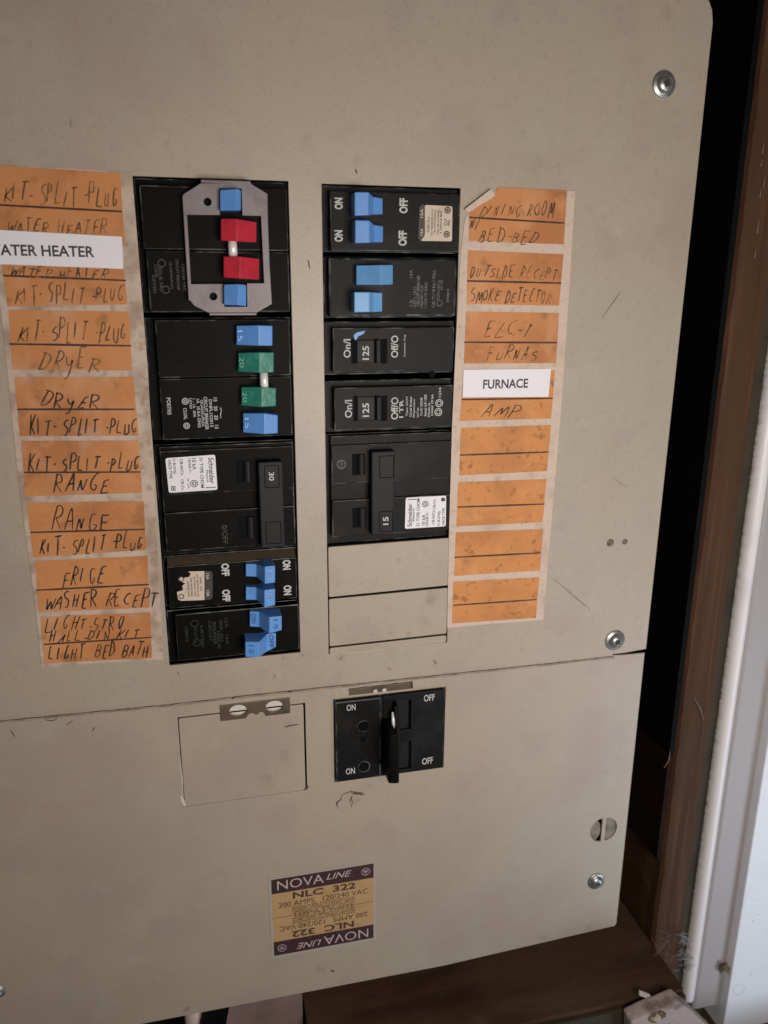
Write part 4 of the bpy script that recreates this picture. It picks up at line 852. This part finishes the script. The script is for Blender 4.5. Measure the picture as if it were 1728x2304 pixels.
lb = [
 dict(q=[(-30,371),(270,389),(281,545),(-12,540),(-2,461),(274,476)], ink='pencil', w=[(KSP,.1,.98,.52,.78,.42), ('WATER HEATER',.1,.88,.10,.32,.40)]),
 dict(q=[(4,585),(278,600),(287,685),(17,690),(7,620),(284,631)], ink='pencil', w=[('WATER HEATER',.05,.86,.66,.92,.42), (KSP,.07,.98,.08,.46,.46)]),
 dict(q=[(19,697),(290,701),(297,834),(28,832),(21,774),(295,778)], ink='pencil', w=[(KSP,.06,.98,.50,.80,.45), ('DRYER',.22,.74,.00,.32,.5)]),
 dict(q=[(32,848),(300,848),(312,980),(45,982),(39,921),(303,921)], w=[('DRYER',.20,.70,.50,.78,.5), (KSP,.08,1.0,.04,.32,.5)]),
 dict(q=[(48,992),(312,991),(320,1109),(57,1117),(54,1063),(316,1062)], w=[(KSP,.04,1.0,.46,.76,.5), ('RANGE',.24,.74,.04,.34,.5)]),
 dict(q=[(60,1131),(323,1127),(329,1237),(75,1254),(68,1198),(326,1191)], w=[('RANGE',.19,.70,.48,.86,.5), (KSP,.06,.98,.03,.34,.5)]),
 dict(q=[(79,1262),(332,1251),(336,1367),(87,1378),(82,1328),(335,1315)], w=[('FRIGE',.22,.62,.50,.80,.5), ('WASHER RECEPT',.06,1.08,.05,.36,.5)]),
 dict(q=[(91,1388),(338,1378),(342,1481),(101,1492),(98,1450),(341,1434)], w=[('LIGHT-STRO',.03,.76,.68,.94,.46), ('HALL-DIN.KIT',.06,.90,.44,.66,.44), ('LIGHT. BED BATH',.04,.98,.06,.36,.48)]),
]
outl = [at(x, y, hs) for x, y in [(-60,368),(140,378),(297,388),(315,610),(333,836),(345,1060),(357,1283),(367,1484),(240,1490),(93,1502),(84,1400),(66,1262),(46,1120),(32,992),(18,850),(2,700),(-14,590),(-40,480)]]
strip('grimy strip of handwritten orange circuit labels along the left breaker column', outl, lb, M['backing_old'], hs)
rb = [
 dict(q=[(1058,418),(1276,429),(1269,550),(1055,542),(1056,489),(1270,502)], ink='pencil', poly=[at(x, y, hs+.12) for x, y in [(1122,421),(1276,429),(1269,550),(1055,542),(1056,474),(1106,447)]], w=[('DINING ROOM',.1,.88,.48,.76,.42), ('N/',.0,.12,.2,.42,.4), ('BED-BED',.1,.72,.0,.24,.42)]),
 dict(q=[(1053,563),(1268,572),(1258,688),(1050,684),(1051,632),(1263,637)], ink='pencil', w=[('OUTSIDE RECEPT',.02,.96,.5,.72,.4), ('SMOKE DETECTOR',.03,.92,.04,.28,.42)]),
 dict(q=[(1048.6,701),(1258,704),(1251,817),(1044,818),(1045,770),(1254,771)], ink='pencil', w=[('ELC-1',.2,.72,.54,.82,.42), ('FURNAS',.24,.8,.06,.32,.42)]),
 dict(q=[(1043,834),(1249,833),(1240,942),(1035,947),(1038.5,899),(1243.6,896)], m='card_worn', w=[('AMP',.22,.66,.06,.32,.42)]),
 dict(q=[(1037,963),(1240,956),(1231,1060),(1033.5,1070),(1035,1024),(1233.6,1017)], m='card_worn'),
 dict(q=[(1031,1085),(1230,1078),(1221,1175),(1027,1184.5),(1030,1141),(1225,1134)], m='card_worn'),
 dict(q=[(1026,1198),(1222.4,1190),(1215,1284),(1022.3,1296),(1022.3,1254),(1216,1244)], m='card_worn'),
 dict(q=[(1020,1309),(1213.7,1299),(1206,1390),(1017,1403),(1020,1362),(1207.5,1349)], m='card_worn'),
]
outr = [at(x, y, hs) for x, y in [(1121,425),(1294,430),(1280,662),(1264,900),(1243,1150),(1222,1395),(1100,1404),(1006,1413),(1010,1213),(1017,962),(1026,760),(1037,567),(1045,500),(1050,484)]]
def curl(mb):
    # lifted corner flap, its free edge standing off the cover
    rows = []
    for (h, A, B) in [(hs+.05, (1056,479), (1116,441)), (hs+.5, (1050,475), (1110,432)), (hs+1.3, (1045,471), (1105,425))]: rows.append(((*at(*A, h), h), (*at(*B, h), h)))
    for k in (0, 1):
        a, b_ = rows[k]; c, d = rows[k+1]
        mb.add([a, b_, d, c]+[(p[0], p[1], p[2]-.2) for p in (a, b_, d, c)], [(0,1,2,3), (7,6,5,4), (0,4,5,1), (1,5,6,2), (2,6,7,3), (3,7,4,0)])
strip('pale edged strip of orange circuit labels with curled top corner right of the right column', outr, rb, M['backing'], hs, curl)
# white printed tapes stuck over the strips
def tape(label, pts, body, cx, cy, ln, gl, rot):
    h = hs+.45; u, v = at(cx, cy, h); t = thing('printed_label', label, 'label', u, v, h, 'white printed label tapes')
    mb = MB(); mb.prism([at(*p, h) for p in pts], hs+.2, h); mb.build('tape', M['white'], t)
    mb = MB(); ptext(mb, body, cx, cy, ln, gl, h+.06, rot, 0, .022); mb.build('lettering', M['ink'], t)
tape('white tape printed WATER HEATER stuck over the left label strip', [(-60,514),(274,532.5),(277.5,605),(-60,592)], 'WATER HEATER', 90, 564, 247, 25, -.01)
tape('white tape printed FURNACE stuck over the right label strip', [(1043,832),(1240,829.5),(1234,893),(1041,894)], 'FURNACE', 1138, 863.5, 101, 21, .0)
